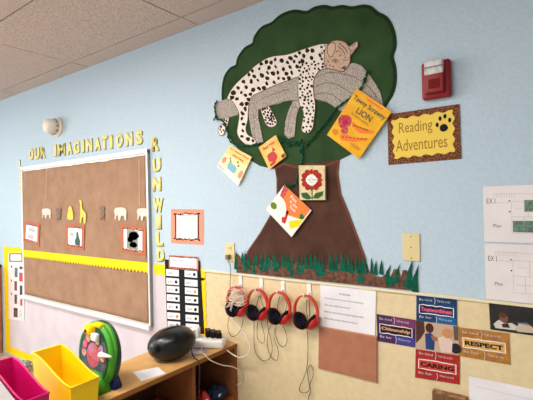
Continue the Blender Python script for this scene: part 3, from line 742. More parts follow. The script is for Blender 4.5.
def poster(Qd, label, word, bg, box_c, text_c, y, patches, small=('Be kind', 'Tell the truth', 'Be fair', 'Work as one'), name='character_poster', tbox=(.08, .34, .92, .66)):
    t = thing(name, label, 'poster', Qd.base(y), 'values posters')
    obj('sheet', pr(Qd.rect(), y, .0008), bg, t)
    for i, (a, b_, c, d, m) in enumerate(patches): obj('colour_patch', pr(Qd.rect(a, b_, c, d), y+.0007, .0004), m, t)
    u0_, v0_, u1_, v1_ = tbox
    rg = random.Random(len(word)); J = lambda: rg.uniform(-.015, .015)
    out = []
    for i in range(9): out.append((u0_+(u1_-u0_)*i/8, v0_+J()))
    for i in range(9): out.append((u1_-(u1_-u0_)*i/8, v1_+J()))
    obj('title_ground', pr(Qd.pts(out), y+.0011, .0004), box_c, t)
    obj('title_outline', stroke(bmesh.new(), Qd.pts(out), .0036, y+.0012, .0005, True), m_white, t)
    text(word, Qd, u0_+.04, v0_+.08, u1_-.04, v1_-.08, y+.0019, text_c, t, 'title', weight=.045)
    m = mat('pale_small_print', (206, 200, 206), .7) if name != 'x' else m_ink
    for (tx, a, b_) in zip(small, (.08, .52, .08, .56), (.10, .10, .76, .76)):
        text(tx, Qd, a, b_, a+.32, b_+.08, y+.0016, m, t, 'small_print')
    for L in ([Qd(.46, .02), Qd(.48, .14), Qd(.46, .28)], [Qd(.5, .72), Qd(.52, .84), Qd(.5, .98)]): obj('divider_line', stroke(bmesh.new(), L, .0022, y+.0012, .0004), mat('pale_small_print', (0, 0, 0)), t)
    return t
poster(Quad((376.5,314),(415.5,320),(415,347.5),(377.5,341), .003), 'purple Citizenship poster right of the tan folder', 'Citizenship', mat('purple_print', (82, 48, 88), .5, (68, 42, 84), 40), mat('dark_purple_print', (40, 24, 50), .5), mat('tan_lettering', (206, 156, 104), .5), .0020, [(.5, .66, .99, .98, mat('violet_blue_print', (70, 66, 140), .5)), (.4, .02, .99, .32, mat('plum_print', (120, 56, 96), .5))])
poster(Quad((416.3,295.2),(456.8,299.2),(457,327),(416.3,321), .003), 'blue Trustworthiness poster directly above the classroom photo', 'Trustworthiness', mat('blue_print', (34, 70, 112), .5, (28, 58, 96), 40), mat('dark_blue_print', (44, 34, 84), .5), mat('pink_red_lettering', (222, 100, 116), .5), .0020, [(.5, .7, .98, .96, mat('teal_blue_print', (30, 96, 150), .5))])
poster(Quad((415.7,348),(459.7,355.7),(459.7,384.7),(415,377.5), .003), 'red CARING poster directly below the classroom photo', 'CARING', mat('red_print', (172, 50, 42), .5, (158, 42, 36), 40), mat('light_red_print', (200, 70, 60), .5), m_ink, .0020, [])
poster(Quad((458.4,327.3),(509,333.4),(510.4,365),(460,356), .003), 'mustard yellow RESPECT poster right of the classroom photo', 'RESPECT', mat('mustard_print', (184, 128, 60), .5, (164, 108, 48), 40), mat('light_mustard_print', (216, 168, 96), .5), m_ink, .0020, [])
# classroom photo
Q = Quad((416,320.5),(458.5,326),(459,355.5),(416,349), .004)
t = thing('classroom_photo', 'colour photo of people in a classroom at the centre of the four posters', 'photo', Q.base(.0034))
obj('print', pr(Q.rect(), .0034, .0008), mat('warm_beige_print', (196, 168, 140), .45), t)
for i, (nm, P, col) in enumerate([('dark_ground', [(0,0),(.2,0),(.22,.35),(.12,.6),(0,.8)], (80, 50, 46)), ('blue_shirt', [(.22,.42),(.36,.36),(.46,.5),(.44,.95),(.24,.95)], (44, 66, 120)), ('boy_head', ell(.33, .2, .10, .17, 12), (72, 44, 36)), ('light_coat', [(.52,.5),(.72,.38),(.86,.55),(.84,.95),(.6,.98)], (224, 196, 184)), ('girl_hair', ell(.75, .3, .13, .17, 12), (196, 140, 96)), ('girl_face', ell(.73, .34, .07, .10, 12), (224, 178, 150)), ('dark_chair', ell(.93, .78, .12, .18, 12), (40, 36, 48)), ('boy_arm', [(.36,.45),(.55,.5),(.6,.6),(.4,.62)], (156, 104, 80)), ('door', [(.88,.02),(.99,.02),(.99,.5),(.9,.5)], (96, 84, 76))]):
    obj(nm, pr(Q.pts(P), .0040, .0003+.0002*(i % 5)), mat('photo_tone_%d' % i, col, .5), t)
# dark photo
q0 = W(488.7, 302.2, .004); q3 = W(490.3, 329.5, .004)
wq = .30
Q = Quad((q0[0], q0[1]), (q0[0]+wq, q0[1]+.002), (q3[0]+wq, q3[1]), (q3[0], q3[1]), raw=True)
t = thing('dark_photo', 'dark photo of a child lying beside pale animals, under the chair rail', 'photo', Q.base(.002))
obj('print', pr(Q.rect(), .002, .001), mat('near_black_print', (24, 20, 22), .4, (40, 34, 30), 30), t)
for i, (nm, P, col) in enumerate([('child_head', ell(.155, .52, .05, .17, 12, 0, .1), (126, 84, 62)), ('hair', ell(.145, .42, .045, .10, 12, 0, .1), (92, 60, 44)), ('sleeves', [(.04,.78),(.10,.6),(.16,.70),(.24,.66),(.34,.82),(.30,.90),(.06,.92)], (206, 200, 190)), ('sleeve_shade', [(.13,.74),(.2,.68),(.22,.84),(.14,.86)], (60, 46, 50)), ('soft_toys', [(.27,.86),(.32,.64),(.42,.66),(.5,.78),(.56,.90),(.3,.94)], (196, 180, 156)), ('pale_animal', [(.46,.80),(.52,.5),(.50,.3),(.6,.22),(.72,.28),(.8,.5),(.95,.6),(.95,.85),(.6,.88)], (214, 190, 158)), ('blue_cloth', [(.3,.62),(.4,.58),(.44,.66),(.32,.7)], (92, 110, 130))]):
    obj(nm, pr(Q.pts(P), .0029, .0003+.0002*(i % 5)), mat('dark_photo_tone_%d' % i, col, .5), t)
# floor plans
def plan(x0, z0, z1, label, rooms, y):
    x1 = x0+.29
    Q = Quad((x0, z1), (x1, z1), (x1, z0), (x0, z0), raw=True)
    t = thing('floor_plan', label, 'floor plan', Q.base(y), 'floor plan sheets')
    obj('sheet', pr(Q.rect(), y, .0008), m_pinkpaper, t)
    bm = bmesh.new(); k = y+.0008; w_ = .0009
    for i in range(9): stroke(bm, [Q(.13+i*.028, .14), Q(.13+i*.028, .21)], w_, k, .0003)
    for L in ([(.12,.14),(.36,.14),(.55,.16),(.98,.16)], [(.32,.28),(.32,.84),(.98,.84),(.98,.28),(.32,.28)], [(.32,.55),(.98,.55)], [(.5,.28),(.5,.55)], [(.45,.55),(.45,.84)], [(.66,.28),(.66,.84)], [(.82,.28),(.82,.84)], [(.12,.30),(.30,.30)], [(.36,.40),(.48,.40)], [(.36,.70),(.64,.70)]):
        stroke(bm, Q.pts(L), w_, k, .0003)
    obj('plan_lines', bm, mat('pale_plan_line', (168, 160, 164), .7), t)
    text('EX I', Q, .04, .22, .14, .31, k+.0005, m_soft, t); text('Plan', Q, .11, .68, .20, .74, k+.0005, m_soft, t)
    bm = bmesh.new(); prism(bm, Q.ell(.30, .27, .010, .013, 8), k, .0005); prism(bm, Q.ell(.30, .46, .010, .013, 8), k, .0005)
    obj('dots', bm, m_ink, t)
    for a, b_, c, d in rooms: obj('highlighted_room', pr(Q.rect(a, b_, c, d), k, .0002), mat('grey_green_highlight', (112, 142, 122), .7, (90, 112, 100), 120), t)
    return t
xa = W(484.3, 240, .002)[0]
plan(xa, 1.252, W(484.3, 186.5, .002)[1], 'white floor plan sheet with green highlighted rooms, upper of the two', [(.46, .26, .99, .46), (.33, .62, .99, .82)], .002)
plan(xa, RAIL+.003, 1.245, 'white floor plan sheet without highlights, lower one standing on the chair rail', [], .002)
x1_, z1_ = W(484.5, 242, .004)
# big sheet and cardboard low on the wall at the right
a = W(468.6, 376, .004); b_ = W(533, 388, .004)
Q = Quad((a[0], a[1]), (a[0]+.42, a[1]+.0), (a[0]+.42, a[1]-.5), (a[0], a[1]-.5), raw=True)
t = thing('poster_paper', 'large blank white sheet low on the cream wall below the RESPECT poster', 'paper', Q.base(.003))
obj('sheet', pr(Q.rect(), .003, .0012), m_paper, t); obj('faint_line', stroke(bmesh.new(), [Q(.06, .07), Q(.5, .075), Q(.9, .07)], .0016, .0042, .0003), mat('faint_blue_line', (200, 202, 214), .7), t)
a = W(432.7, 390, .02); b_ = W(466.6, 398.5, .02)
t = thing('cardboard_strip', 'brown cardboard piece below the red CARING poster', 'cardboard', ((a[0]+b_[0])/2, 0, a[1]-.16))
obj('face', box(a[0], b_[0], -.03, -.002, a[1]-.16, a[1]-.005), m_tank, t); obj('top_edge', box(a[0], b_[0], -.031, -.001, a[1]-.005, a[1]), mat('worn_tan_edge', (176, 134, 96), .8, (120, 84, 54), 60), t)

# ------------------------------------------------------------------ headphones on hooks
def headphones(px, py, label, cords, rot, tangle=False):
    """px,py: where the band hangs on its hook"""
    off = .040
    hx, hz = W(px, py, off)
    t = thing('headphones', label, 'headphones', (hx, -off, hz-.17), 'red headphones on the hooks')
    a, hgt = .062, .150
    # band: flat strap bent to an arch, hanging in the plane of the wall
    bm = bmesh.new(); n = 30; rings = []
    pth = []
    for i in range(n+1):
        th = math.radians(-38+256*i/n)
        pth.append((hx+a*math.cos(th)*(1.0), hz-.078+.078*math.sin(th)))
    for i, (x, z) in enumerate(pth):
        q0_ = pth[max(i-1, 0)]; q1_ = pth[min(i+1, n)]; tx, tz = q1_[0]-q0_[0], q1_[1]-q0_[1]; L = math.hypot(tx, tz); nx_, nz_ = -tz/L, tx/L
        w_ = .0115*(.75+.25*math.sin(PI*i/n)); h_ = .0034
        ring = []
        for (s, q) in ((1, 1), (1, -1), (-1, -1), (-1, 1)):
            y = -off+w_*s; x2 = x+nx_*h_*q; z2 = z+nz_*h_*q
            dx = x2-hx; y2 = y+dx*math.tan(rot)*.5
            ring.append(bm.verts.new((x2, y2, z2)))
        rings.append(ring)
    for i in range(n):
        for q in range(4): bm.faces.new((rings[i][q], rings[i][(q+1) % 4], rings[i+1][(q+1) % 4], rings[i+1][q]))
    bm.faces.new(rings[0]); bm.faces.new(rings[-1][::-1]); bmesh.ops.recalc_face_normals(bm, faces=bm.faces)
    obj('headband', bm, m_hred, t)
    for s in (-1, 1):
        end = pth[n] if s < 0 else pth[0]
        cx, cz = end[0]+s*-.008, end[1]-.006; cy = -off+(end[0]-hx)*math.tan(rot)*.5
        ax = Vector((-s, -.42 if s < 0 else .15, .70)).normalized()     # points from the shell to the ear
        o = Vector((cx, cy, cz))
        cup = obj('ear_cup', lathe(bmesh.new(), [(.001, -.016), (.018, -.015), (.030, -.007), (.033, .002), (.033, .006)], o, ax, 24, up=(0, 0, 1), sx=1.15), m_red, t, True)
        obj('cushion', lathe(bmesh.new(), [(.030, .006), (.037, .009), (.039, .015), (.036, .021), (.028, .024), (.018, .022), (.014, .016), (.001, .016)], o, ax, 24, up=(0, 0, 1), sx=1.18), m_pad, cup, True)
        obj('speaker_cloth', lathe(bmesh.new(), [(.015, .0165), (.001, .0168)], o, ax, 20, up=(0, 0, 1), sx=1.18), m_navy, cup)
    for L, o_, r in cords:
        bm = bmesh.new(); tube(bm, [P3(x, y, oo) for x, y, oo in [(q[0], q[1], q[2] if len(q) > 2 else o_) for q in L]], r, 6, 6)
        obj('cord', bm, m_cordb, t, True)
    if len(cords):
        L = cords[0][0]
    return t, hx, hz
def hook(px, py, label):
    cx, cz = W(px, py, .003)
    t = thing('adhesive_hook', label, 'hook', (cx, 0, cz-.035), 'white adhesive hooks')
    obj('plate', box(cx-.0115, cx+.0115, -.005, 0, cz-.032, cz+.028, bev=.002), m_white, t)
    bm = bmesh.new(); tube(bm, [(cx, -.004, cz-.018), (cx, -.020, cz-.026), (cx, -.038, cz-.031), (cx, -.054, cz-.026), (cx, -.058, cz-.014)], .0042, 8, 5)
    obj('hook_arm', bm, m_white, t, True)
    return cx, cz
hooks = [(240.5,281.2,'white adhesive hook holding the leftmost headphones under the tree'), (261.3,283.5,'white adhesive hook holding the headphones second from left'), (283,286,'white adhesive hook holding the headphones third from left'), (309.3,289,'white adhesive hook holding the rightmost headphones')]
HP = [('red headphones with tangled pale cord, leftmost on the wall hooks', [([(243,318),(242,326),(238,334),(232,336.5),(228.5,331),(228,322),(230.5,313)], .02, .0016)]),
      ('red headphones hanging second from left, long dark cord looped below', [([(254,319),(254,335),(254.5,348),(258,357),(265,361),(271,356),(272,345),(268.5,330),(267,318)], .014, .0016), ([(258,321),(257,334),(259,341),(263.5,343),(264.5,336),(261,322)], .02, .0014), ([(259,296),(256,308),(255,316)], .03, .0014), ([(260,296),(263,306),(265,313)], .03, .0014)]),
      ('red headphones hanging third from left with black plug inside the band', [([(276,326),(276,336),(279,344),(284,347),(287,341),(286,333),(283,326)], .016, .0016), ([(272,322),(268,334),(267.5,346),(271,357),(277,360),(278,350),(274,338),(275,328)], .012, .0014), ([(280,296),(278,303),(277,311)], .03, .0014), ([(284,296),(287,305),(283,316)], .03, .0014)]),
      ('red headphones hanging rightmost beside the typed sheet, knotted cord straight down', [([(307.3,331),(308,345),(307,367),(303,380),(299.2,389),(303,393),(308.5,391),(310,384),(313,376),(312.5,368),(309.8,365.5),(307.5,372),(309,383),(310.6,391),(308.5,399),(312,412)], .014, .0017), ([(307,299),(306.5,310),(308,318)], .03, .0014), ([(309,299),(309.8,312),(309.5,317)], .03, .0018)])]
for i, (px, py, lb) in enumerate(hooks):
    cx, cz = hook(px, py, lb)
    # headband rests on the hook arm
    o_ = .040
    d = Vector((cx, -o_, cz-.0245)) - Vector((0, -D, HC))
    xc, yc, zc = d.dot(r_), d.dot(u_), d.dot(f_)
    headphones(266.5+FPX*xc/zc, 200-FPX*yc/zc, HP[i][0], HP[i][1], .12)
# plug
# tangled extension cord from the outlet
c0 = W(232, 300, .05)
t = thing('extension_cord', 'pale cord from outlet, bundled over the leftmost headphones and down to power strip', 'cord', (c0[0], -.03, .64))
obj('plug', box(ox-.012, ox+.012, -.034, -.0095, oz-.038, oz-.012, bev=.004), m_cordg, t)
bm = bmesh.new(); tube(bm, [(ox, -.03, oz-.03), P3(230.5, 268, .025), P3(230, 285, .025), P3(231, 296, .05)], .0022, 6, 6); obj('cord', bm, m_cordg, t, True)
bm = bmesh.new()
for L in ([(231,296),(237,291),(244,292),(243,297),(235,301),(229,304),(227,308),(231,310),(233,304),(239,297),(245,296),(246,300),(238,303),(231,300)],
          [(246,303),(240,306),(230,303),(222,301),(220,304),(224,307),(230,306),(238,299),(245,298)],
          [(230,290),(236,289),(243,294),(238,300),(229,298),(227,294),(233,291),(240,292)],
          [(233,292),(240,297),(246,294),(241,289),(234,295),(227,300),(223.5,303),(225,307),(231,304),(236,299),(241,301),(236,306)]):
    tube(bm, [P3(x, y, .075+.012*math.sin(i*1.7)) for i, (x, y) in enumerate(L)], .0024, 6, 5)
obj('cord_bundle', bm, mat('tan_white_cord', (212, 190, 178), .5), t, True)
bm = bmesh.new(); tube(bm, [P3(232, 302, .075), P3(231, 312, .06), P3(236, 322, .045), P3(244, 333, .04), P3(249.5, 345, .05), P3(248, 354, .06), P3(240, 357.5, .07), P3(232, 354, .08), P3(224.5, 348, .09)], .0034, 7, 6)
obj('cord', bm, m_cordw, t, True)

# ------------------------------------------------------------------ low shelf
ST = .639; sx0, sx1 = -1.845, -1.533; sy1 = -1.42
t = thing('low_bookshelf', 'low tan laminate bookshelf standing end-on against the wall', 'bookshelf', ((sx0+sx1)/2, sy1/2, 0))
top = [(sx1, 0), (sx0, 0), (sx0, -.36), (-1.815, -.50), (-1.80, -.62), (sx0, -.75), (sx0, sy1), (sx1, sy1)]
top = [(sx1, -.002), (sx0, -.002), (sx0, -.36), (-1.832, -.60), (-1.832, sy1), (sx1, sy1)]
bm = bmesh.new(); tv = [bm.verts.new((x, y, ST)) for x, y in top]; bv = [bm.verts.new((x, y, ST-.022)) for x, y in top]
bm.faces.new(tv); bm.faces.new(bv[::-1])
for i in range(len(top)): j = (i+1) % len(top); bm.faces.new((tv[i], tv[j], bv[j], bv[i]))
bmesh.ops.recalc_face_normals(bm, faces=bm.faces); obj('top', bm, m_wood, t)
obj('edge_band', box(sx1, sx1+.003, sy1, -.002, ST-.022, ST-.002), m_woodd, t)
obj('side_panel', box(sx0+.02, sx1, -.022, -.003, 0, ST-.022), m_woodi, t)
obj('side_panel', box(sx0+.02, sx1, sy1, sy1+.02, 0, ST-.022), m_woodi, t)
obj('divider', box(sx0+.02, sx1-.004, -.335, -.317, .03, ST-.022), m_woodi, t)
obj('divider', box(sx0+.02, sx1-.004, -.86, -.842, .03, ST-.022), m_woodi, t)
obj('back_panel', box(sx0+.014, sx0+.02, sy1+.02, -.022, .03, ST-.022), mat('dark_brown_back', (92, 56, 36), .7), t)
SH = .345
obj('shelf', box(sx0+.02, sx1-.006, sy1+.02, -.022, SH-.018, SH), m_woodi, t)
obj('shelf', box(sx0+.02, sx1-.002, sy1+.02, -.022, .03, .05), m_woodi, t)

# things inside the shelf
t = thing('red_tray', 'red plastic tray inside the bookshelf just left of its divider', 'tray', (-1.66, -.45, SH))
bm = bmesh.new(); bx(bm, -1.77, -1.56, -.60, -.36, SH, SH+.008); bx(bm, -1.77, -1.762, -.60, -.36, SH+.008, SH+.07); bx(bm, -1.568, -1.56, -.60, -.36, SH+.008, SH+.07); bx(bm, -1.762, -1.568, -.60, -.592, SH+.008, SH+.07); bx(bm, -1.762, -1.568, -.368, -.36, SH+.008, SH+.07)
obj('tray_body', bm, m_red, t); obj('rim', box(-1.563, -1.556, -.604, -.356, SH+.066, SH+.074, bev=.002), m_hred, t)
t = thing('red_toy', 'shiny round red toy with white spot inside the right shelf compartment', 'toy', (-1.60, -.20, SH))
obj('toy_body', lathe(bmesh.new(), [(.001, 0), (.022, .004), (.034, .02), (.036, .04), (.028, .06), (.016, .072), (.014, .082), (.001, .086)], (-1.60, -.20, SH), (0, 0, 1), 22), m_red, t, True)
obj('white_spot', lathe(bmesh.new(), [(.012, 0), (.012, .004), (.001, .006)], (-1.568, -.212, SH+.045), (1, -.4, .1), 12), m_white, t)
t = thing('red_toy', 'flat red toy lying left of the round red toy in the shelf', 'toy', (-1.60, -.27, SH))
obj('toy_body', box(-1.66, -1.57, -.305, -.245, SH, SH+.03, bev=.012), m_red, t, True); obj('white_label', box(-1.571, -1.5685, -.29, -.262, SH+.008, SH+.02), m_white, t)
t = thing('blue_pouch', 'dark blue cloth pouch in the shelf corner next to the wall', 'pouch', (-1.60, -.09, SH))
bm = bmesh.new(); bmesh.ops.create_icosphere(bm, subdivisions=4, radius=1)
for v_ in bm.verts:
    n_ = noise.noise(v_.co*2.2)*.28; v_.co = Vector((-1.615+.06*v_.co.x*(1+n_), -.095+.058*v_.co.y*(1+n_), SH+.036+.036*max(v_.co.z, -.97)*(1+n_*1.3 if v_.co.z > 0 else 1)))
obj('pouch_body', bm, mat('navy_cloth', (34, 44, 72), .8, (52, 66, 98), 60), t, True)
obj('pull_tab', box(-1.566, -1.560, -.125, -.10, SH+.034, SH+.046, bev=.001), m_white, t)

# note card
def ZP(px, py, z):
    d = (px-266.5)/FPX*r_ - (py-200)/FPX*u_ + f_; k = (z-HC)/d.z; return (d.x*k, d.y*k-D)
cc = [ZP(*p, ST) for p in ((133,372.5),(158,367.2),(165.5,373.5),(141.5,381.5))]
bm = bmesh.new(); a = [bm.verts.new((x, y, ST+.0012)) for x, y in cc]; b2 = [bm.verts.new((x, y, ST+.0002)) for x, y in cc]
bm.faces.new(a); bm.faces.new(b2[::-1])
for i in range(4): bm.faces.new((a[i], a[(i+1) % 4], b2[(i+1) % 4], b2[i]))
bmesh.ops.recalc_face_normals(bm, faces=bm.faces)
mx = sum(q[0] for q in cc)/4; my = sum(q[1] for q in cc)/4
t = thing('note_card', 'white note card lying on the shelf in front of the black case', 'card', (mx, my, ST))
obj('paper', bm, m_paper, t)
bm = bmesh.new()
for k in range(4):
    v_ = .22+.17*k
    A = Vector(cc[0]).lerp(Vector(cc[3]), v_); B = Vector(cc[1]).lerp(Vector(cc[2]), v_); P_ = [A.lerp(B, .15), A.lerp(B, .8-.1*(k % 2))]
    dn = (B-A).normalized(); nn = Vector((-dn.y, dn.x))*.0012
    bm.faces.new([bm.verts.new((q.x, q.y, ST+.0015)) for q in (P_[0]+nn, P_[1]+nn, P_[1]-nn, P_[0]-nn)])
obj('writing', bm, mat('pale_blue_ink', (176, 184, 206), .7), t)

# black rounded case
BC = Vector((-1.668, -.350, ST)); ang = math.radians(62)
ca, sa = math.cos(ang), math.sin(ang)
def caseP(v, rx=.120, ry=.104, rz=.077, inf=1.0):
    x, y, z = v
    k = 1-.12*x if x > 0 else 1+.10*x
    X_ = rx*x*inf; Y_ = ry*y*inf*k; Z_ = rz*(1+z*inf*(1-.18*abs(x)**2)) + .012*x
    return Vector((BC.x+X_*ca-Y_*sa, BC.y+X_*sa+Y_*ca, max(ST+.001, BC.z+Z_)))
t = thing('black_case', 'glossy black egg-shaped zip case resting on the shelf', 'case', tuple(BC))
bm = bmesh.new(); bmesh.ops.create_uvsphere(bm, u_segments=56, v_segments=36, radius=1)
for v_ in bm.verts:
    c = v_.co; sg = lambda q, e: math.copysign(abs(q)**e, q)
    n_ = noise.noise(c*3)*.012
    v_.co = caseP((sg(c.x, .82), sg(c.y, .85), sg(c.z, .85)), inf=1+n_)
obj('shell', bm, m_gloss, t, True)
def ridge(fn, r, name, m):
    bm = bmesh.new(); tube(bm, [caseP(fn(i/40), inf=1.01) for i in range(41)], r, 8, 0); obj(name, bm, m, t, True)
ridge(lambda s: (math.cos(PI*s)*.99, -.05, math.sin(PI*s)*.99), .004, 'zip_ridge', m_black)
ridge(lambda s: (math.cos(PI*(.08+.84*s))*.97, -.62*math.sin(PI*(.08+.84*s)), .74*math.sin(PI*(.08+.84*s))), .0035, 'side_seam', m_black)
ridge(lambda s: (-.55+.10*math.cos(PI*s), -.55+.12*s, .60+.12*math.sin(PI*s)), .005, 'handle_tab', m_black)

# power strip with adapters
t = thing('power_strip', 'white power strip on the shelf end against the wall', 'power strip', (-1.66, -.12, ST))
t_strip = t; px_, py_ = -1.655, -.125
def rbox(cx, cy, z0, lx, ly, h, a, bev=.004):
    bm = box(-lx/2, lx/2, -ly/2, ly/2, 0, h, bev=bev)
    bmesh.ops.rotate(bm, verts=bm.verts, cent=(0, 0, 0), matrix=Matrix.Rotation(a, 3, 'Z')); bmesh.ops.translate(bm, verts=bm.verts, vec=(cx, cy, z0)); return bm
pa = math.radians(28)
obj('housing', rbox(px_+.01, py_, ST, .215, .105, .046, pa, .014), m_white, t, True)
obj('switch', rbox(px_+.085, py_+.03, ST+.045, .018, .012, .005, pa, .002), m_alarm, t)
bm = bmesh.new()
for k in range(5): q = -.06+.03*k; bx(bm, px_+q*math.cos(pa)-.003, px_+q*math.cos(pa)+.003, py_-.025+q*math.sin(pa), py_-.018+q*math.sin(pa), ST+.0455, ST+.0465)
obj('sockets', bm, m_ink, t)
for k, (dx, dy, lb) in enumerate(((-.005, .028, 'left'), (.026, .036, 'middle'), (.058, .046, 'right'))):
    a = thing('power_adapter', 'black power adapter plugged into the white strip, %s one of three' % lb, 'adapter', (px_+dx, py_+dy, ST+.046), 'black adapters on the power strip')
    obj('body', rbox(px_+dx, py_+dy, ST+.0465, .031, .074, .032-.003*k, pa+.35, .004), m_black, a, True)
    obj('label', rbox(px_+dx, py_+dy, ST+.0785-.003*k, .012, .03, .0006, pa+.35, 0), mat('dark_grey_label', (70, 66, 66), .5), a)
a = thing('white_adapter', 'white upright plug adapter at the left end of the power strip', 'adapter', (px_-.045, py_-.022, ST+.046))
obj('body', rbox(px_-.045, py_-.022, ST+.0465, .038, .036, .052, pa, .006), m_white, a, True); obj('port', rbox(px_-.052, py_-.042, ST+.066, .014, .004, .008, pa, .001), m_soft, a)
a = thing('small_papers', 'small stack of printed papers under the black cord beside the power strip', 'papers', (-1.64, -.24, ST))
obj('sheet', rbox(-1.63, -.215, ST+.0002, .10, .05, .002, .5, 0), mat('blue_grey_print', (150, 150, 186), .6, (206, 200, 214), 70), a); obj('sheet', rbox(-1.60, -.235, ST+.0024, .05, .04, .0012, .9, 0), m_paper, a)
# cords off the strip
strip = t_strip
def cord(name, pts, r, m, label):
    bm = bmesh.new(); tube(bm, pts, r, 7, 7)
    o = obj('cord', bm, m, strip, True); o['label'] = label
cord('black_cord', [(px_-.045, py_-.02, ST+.088), (px_-.03, -.19, ST+.075), (-1.62, -.26, ST+.02), (-1.56, -.30, ST+.006), (-1.515, -.31, ST-.01), (-1.515, -.315, .50), (-1.515, -.325, .30), (-1.515, -.33, .05)], .0028, m_cordb, 'black cord running from the adapters over the shelf edge and straight down')
cord('white_cord', [(px_+.035, -.185, ST+.014), (px_+.06, -.215, ST+.008), (-1.545, -.24, ST+.006), (-1.515, -.23, ST-.02), (-1.50, -.16, .575), (-1.49, -.09, .545), (-1.485, -.03, .50), (-1.49, -.012, .455), (-1.50, -.012, .43), (-1.515, -.03, .42)], .0028, m_cordw, 'thin white cord drooping from the power strip over the shelf front')

# ------------------------------------------------------------------ toy wheel
TC = Vector((W(98.2, 354, .745)[0], -.745, ST))
t = thing('picture_wheel_toy', 'green round talking wheel toy with colourful dial on the shelf', 'toy', (TC.x, TC.y, ST))
R_ = .117; cz = W(98.5, 354, .745)[1]; ax = (0, -1, .06)
o_ = (TC.x, TC.y, cz)
obj('wheel_body', lathe(bmesh.new(), [(.07, -.030), (.100, -.024), (R_+.008, -.008), (R_+.010, .012), (R_+.002, .022), (R_-.008, .022)], o_, ax, 48, sx=1.12, sy=1.0, up=(0, 0, 1)), m_green, t, True)
obj('back_rim', lathe(bmesh.new(), [(R_-.02, -.040), (R_+.004, -.034), (R_+.010, -.020), (R_+.0095, -.006), (R_-.03, -.004)], o_, ax, 48, sx=1.12, up=(0, 0, 1)), m_greend, t, True)
obj('dial_ring', lathe(bmesh.new(), [(R_-.006, .0215), (R_-.006, .0245), (R_-.018, .0245), (R_-.018, .0215)], o_, ax, 48, sx=1.12, up=(0, 0, 1)), m_greend, t)
dial = obj('dial', lathe(bmesh.new(), [(R_-.018, .0215), (R_-.018, .0230), (.001, .0232)], o_, ax, 48, sx=1.12, up=(0, 0, 1)), mat('dial_teal_print', (48, 92, 118), .5, (120, 96, 84), 60, 3, .42, .58), t)
cols = [(214, 84, 60), (200, 60, 84), (226, 140, 120), (70, 120, 150), (150, 170, 90), (190, 80, 120)]
for i in range(12):
    a = 2*PI*i/12; rr = .070
    c = Vector(o_)+Vector((rr*math.cos(a), -.0235-.0005*(i % 2), rr*1.12*math.sin(a)+.0014))
    obj('animal_picture', lathe(bmesh.new(), [(.017, 0), (.017, .0008), (.001, .001)], c, ax, 9), mat('dial_print_%d' % (i % 6), cols[i % 6], .5, tuple(min(255, q+50) for q in cols[(i+2) % 6]), 110), dial)
obj('dial_centre', lathe(bmesh.new(), [(.048, .0232), (.048, .0245), (.001, .0247)], o_, ax, 24, sx=1.1, up=(0, 0, 1)), mat('dial_red_print', (206, 78, 62), .5, (178, 120, 150), 75, 3, .42, .58), t)
# foot
bm = bmesh.new()
def wedge(bm, x0, x1, y0, y1, z0, z1, ins):
    v = [bm.verts.new(p) for p in ((x0, y0, z0), (x1, y0, z0), (x1, y1, z0), (x0, y1, z0), (x0+ins, y0+ins*.4, z1), (x1-ins, y0+ins*.4, z1), (x1-ins, y1-ins*.3, z1), (x0+ins, y1-ins*.3, z1))]
    for q in ((0, 3, 2, 1), (4, 5, 6, 7), (0, 1, 5, 4), (1, 2, 6, 5), (2, 3, 7, 6), (3, 0, 4, 7)): bm.faces.new([v[i] for i in q])
    bmesh.ops.bevel(bm, geom=list(bm.edges), offset=.007, segments=3, affect='EDGES')
wedge(bm, TC.x-.055, TC.x+.105, TC.y-.066, TC.y+.000, ST, ST+.076, .036)
ft = obj('foot', bm, m_green, t, True)
bm = bmesh.new(); wedge(bm, TC.x-.050, TC.x+.112, TC.y-.002, TC.y+.050, ST, ST+.074, .034); obj('rear_foot', bm, m_tblue, t, True)
obj('button', lathe(bmesh.new(), [(.007, 0), (.007, .002), (.001, .003)], (TC.x+.035, TC.y-.058, ST+.036), (0, -1, .35), 12), m_greend, ft)
# carrying handle, lever, spinner
bm = bmesh.new(); hc = Vector(o_)
tube(bm, [hc+Vector((.02, .004, .122)), hc+Vector((.052, .010, .128)), hc+Vector((.088, .012, .100)), hc+Vector((.113, .010, .05)), hc+Vector((.117, .004, .0)), hc+Vector((.110, .0, -.03))], .0095, 10, 6)
obj('handle', bm, m_green, t, True)
bm = bmesh.new(); tube(bm, [hc+Vector((.070, -.03, .018)), hc+Vector((.105, -.035, .024)), hc+Vector((.15, -.035, .028))], lambda s: .015-.011*s, 8, 4)
obj('lever', bm, m_white, t, True)
obj('window_knob', box(hc.x+.012, hc.x+.056, hc.y-.045, hc.y-.022, hc.z+.070, hc.z+.105, bev=.009), m_white, t, True)
bm = bmesh.new(); bx(bm, hc.x-.045, hc.x+.01, hc.y-.045, hc.y+.012, hc.z+.090, hc.z+.134, bev=.014); bx(bm, hc.x-.005, hc.x+.050, hc.y-.022, hc.y+.008, hc.z+.120, hc.z+.142, bev=.010)
kn = obj('yellow_figure', bm, m_yel, t, True)
obj('figure_hole', lathe(bmesh.new(), [(.008, 0), (.008, .002)], (hc.x-.02, hc.y-.0455, hc.z+.108), (0, -1, 0), 12), m_ink, kn)

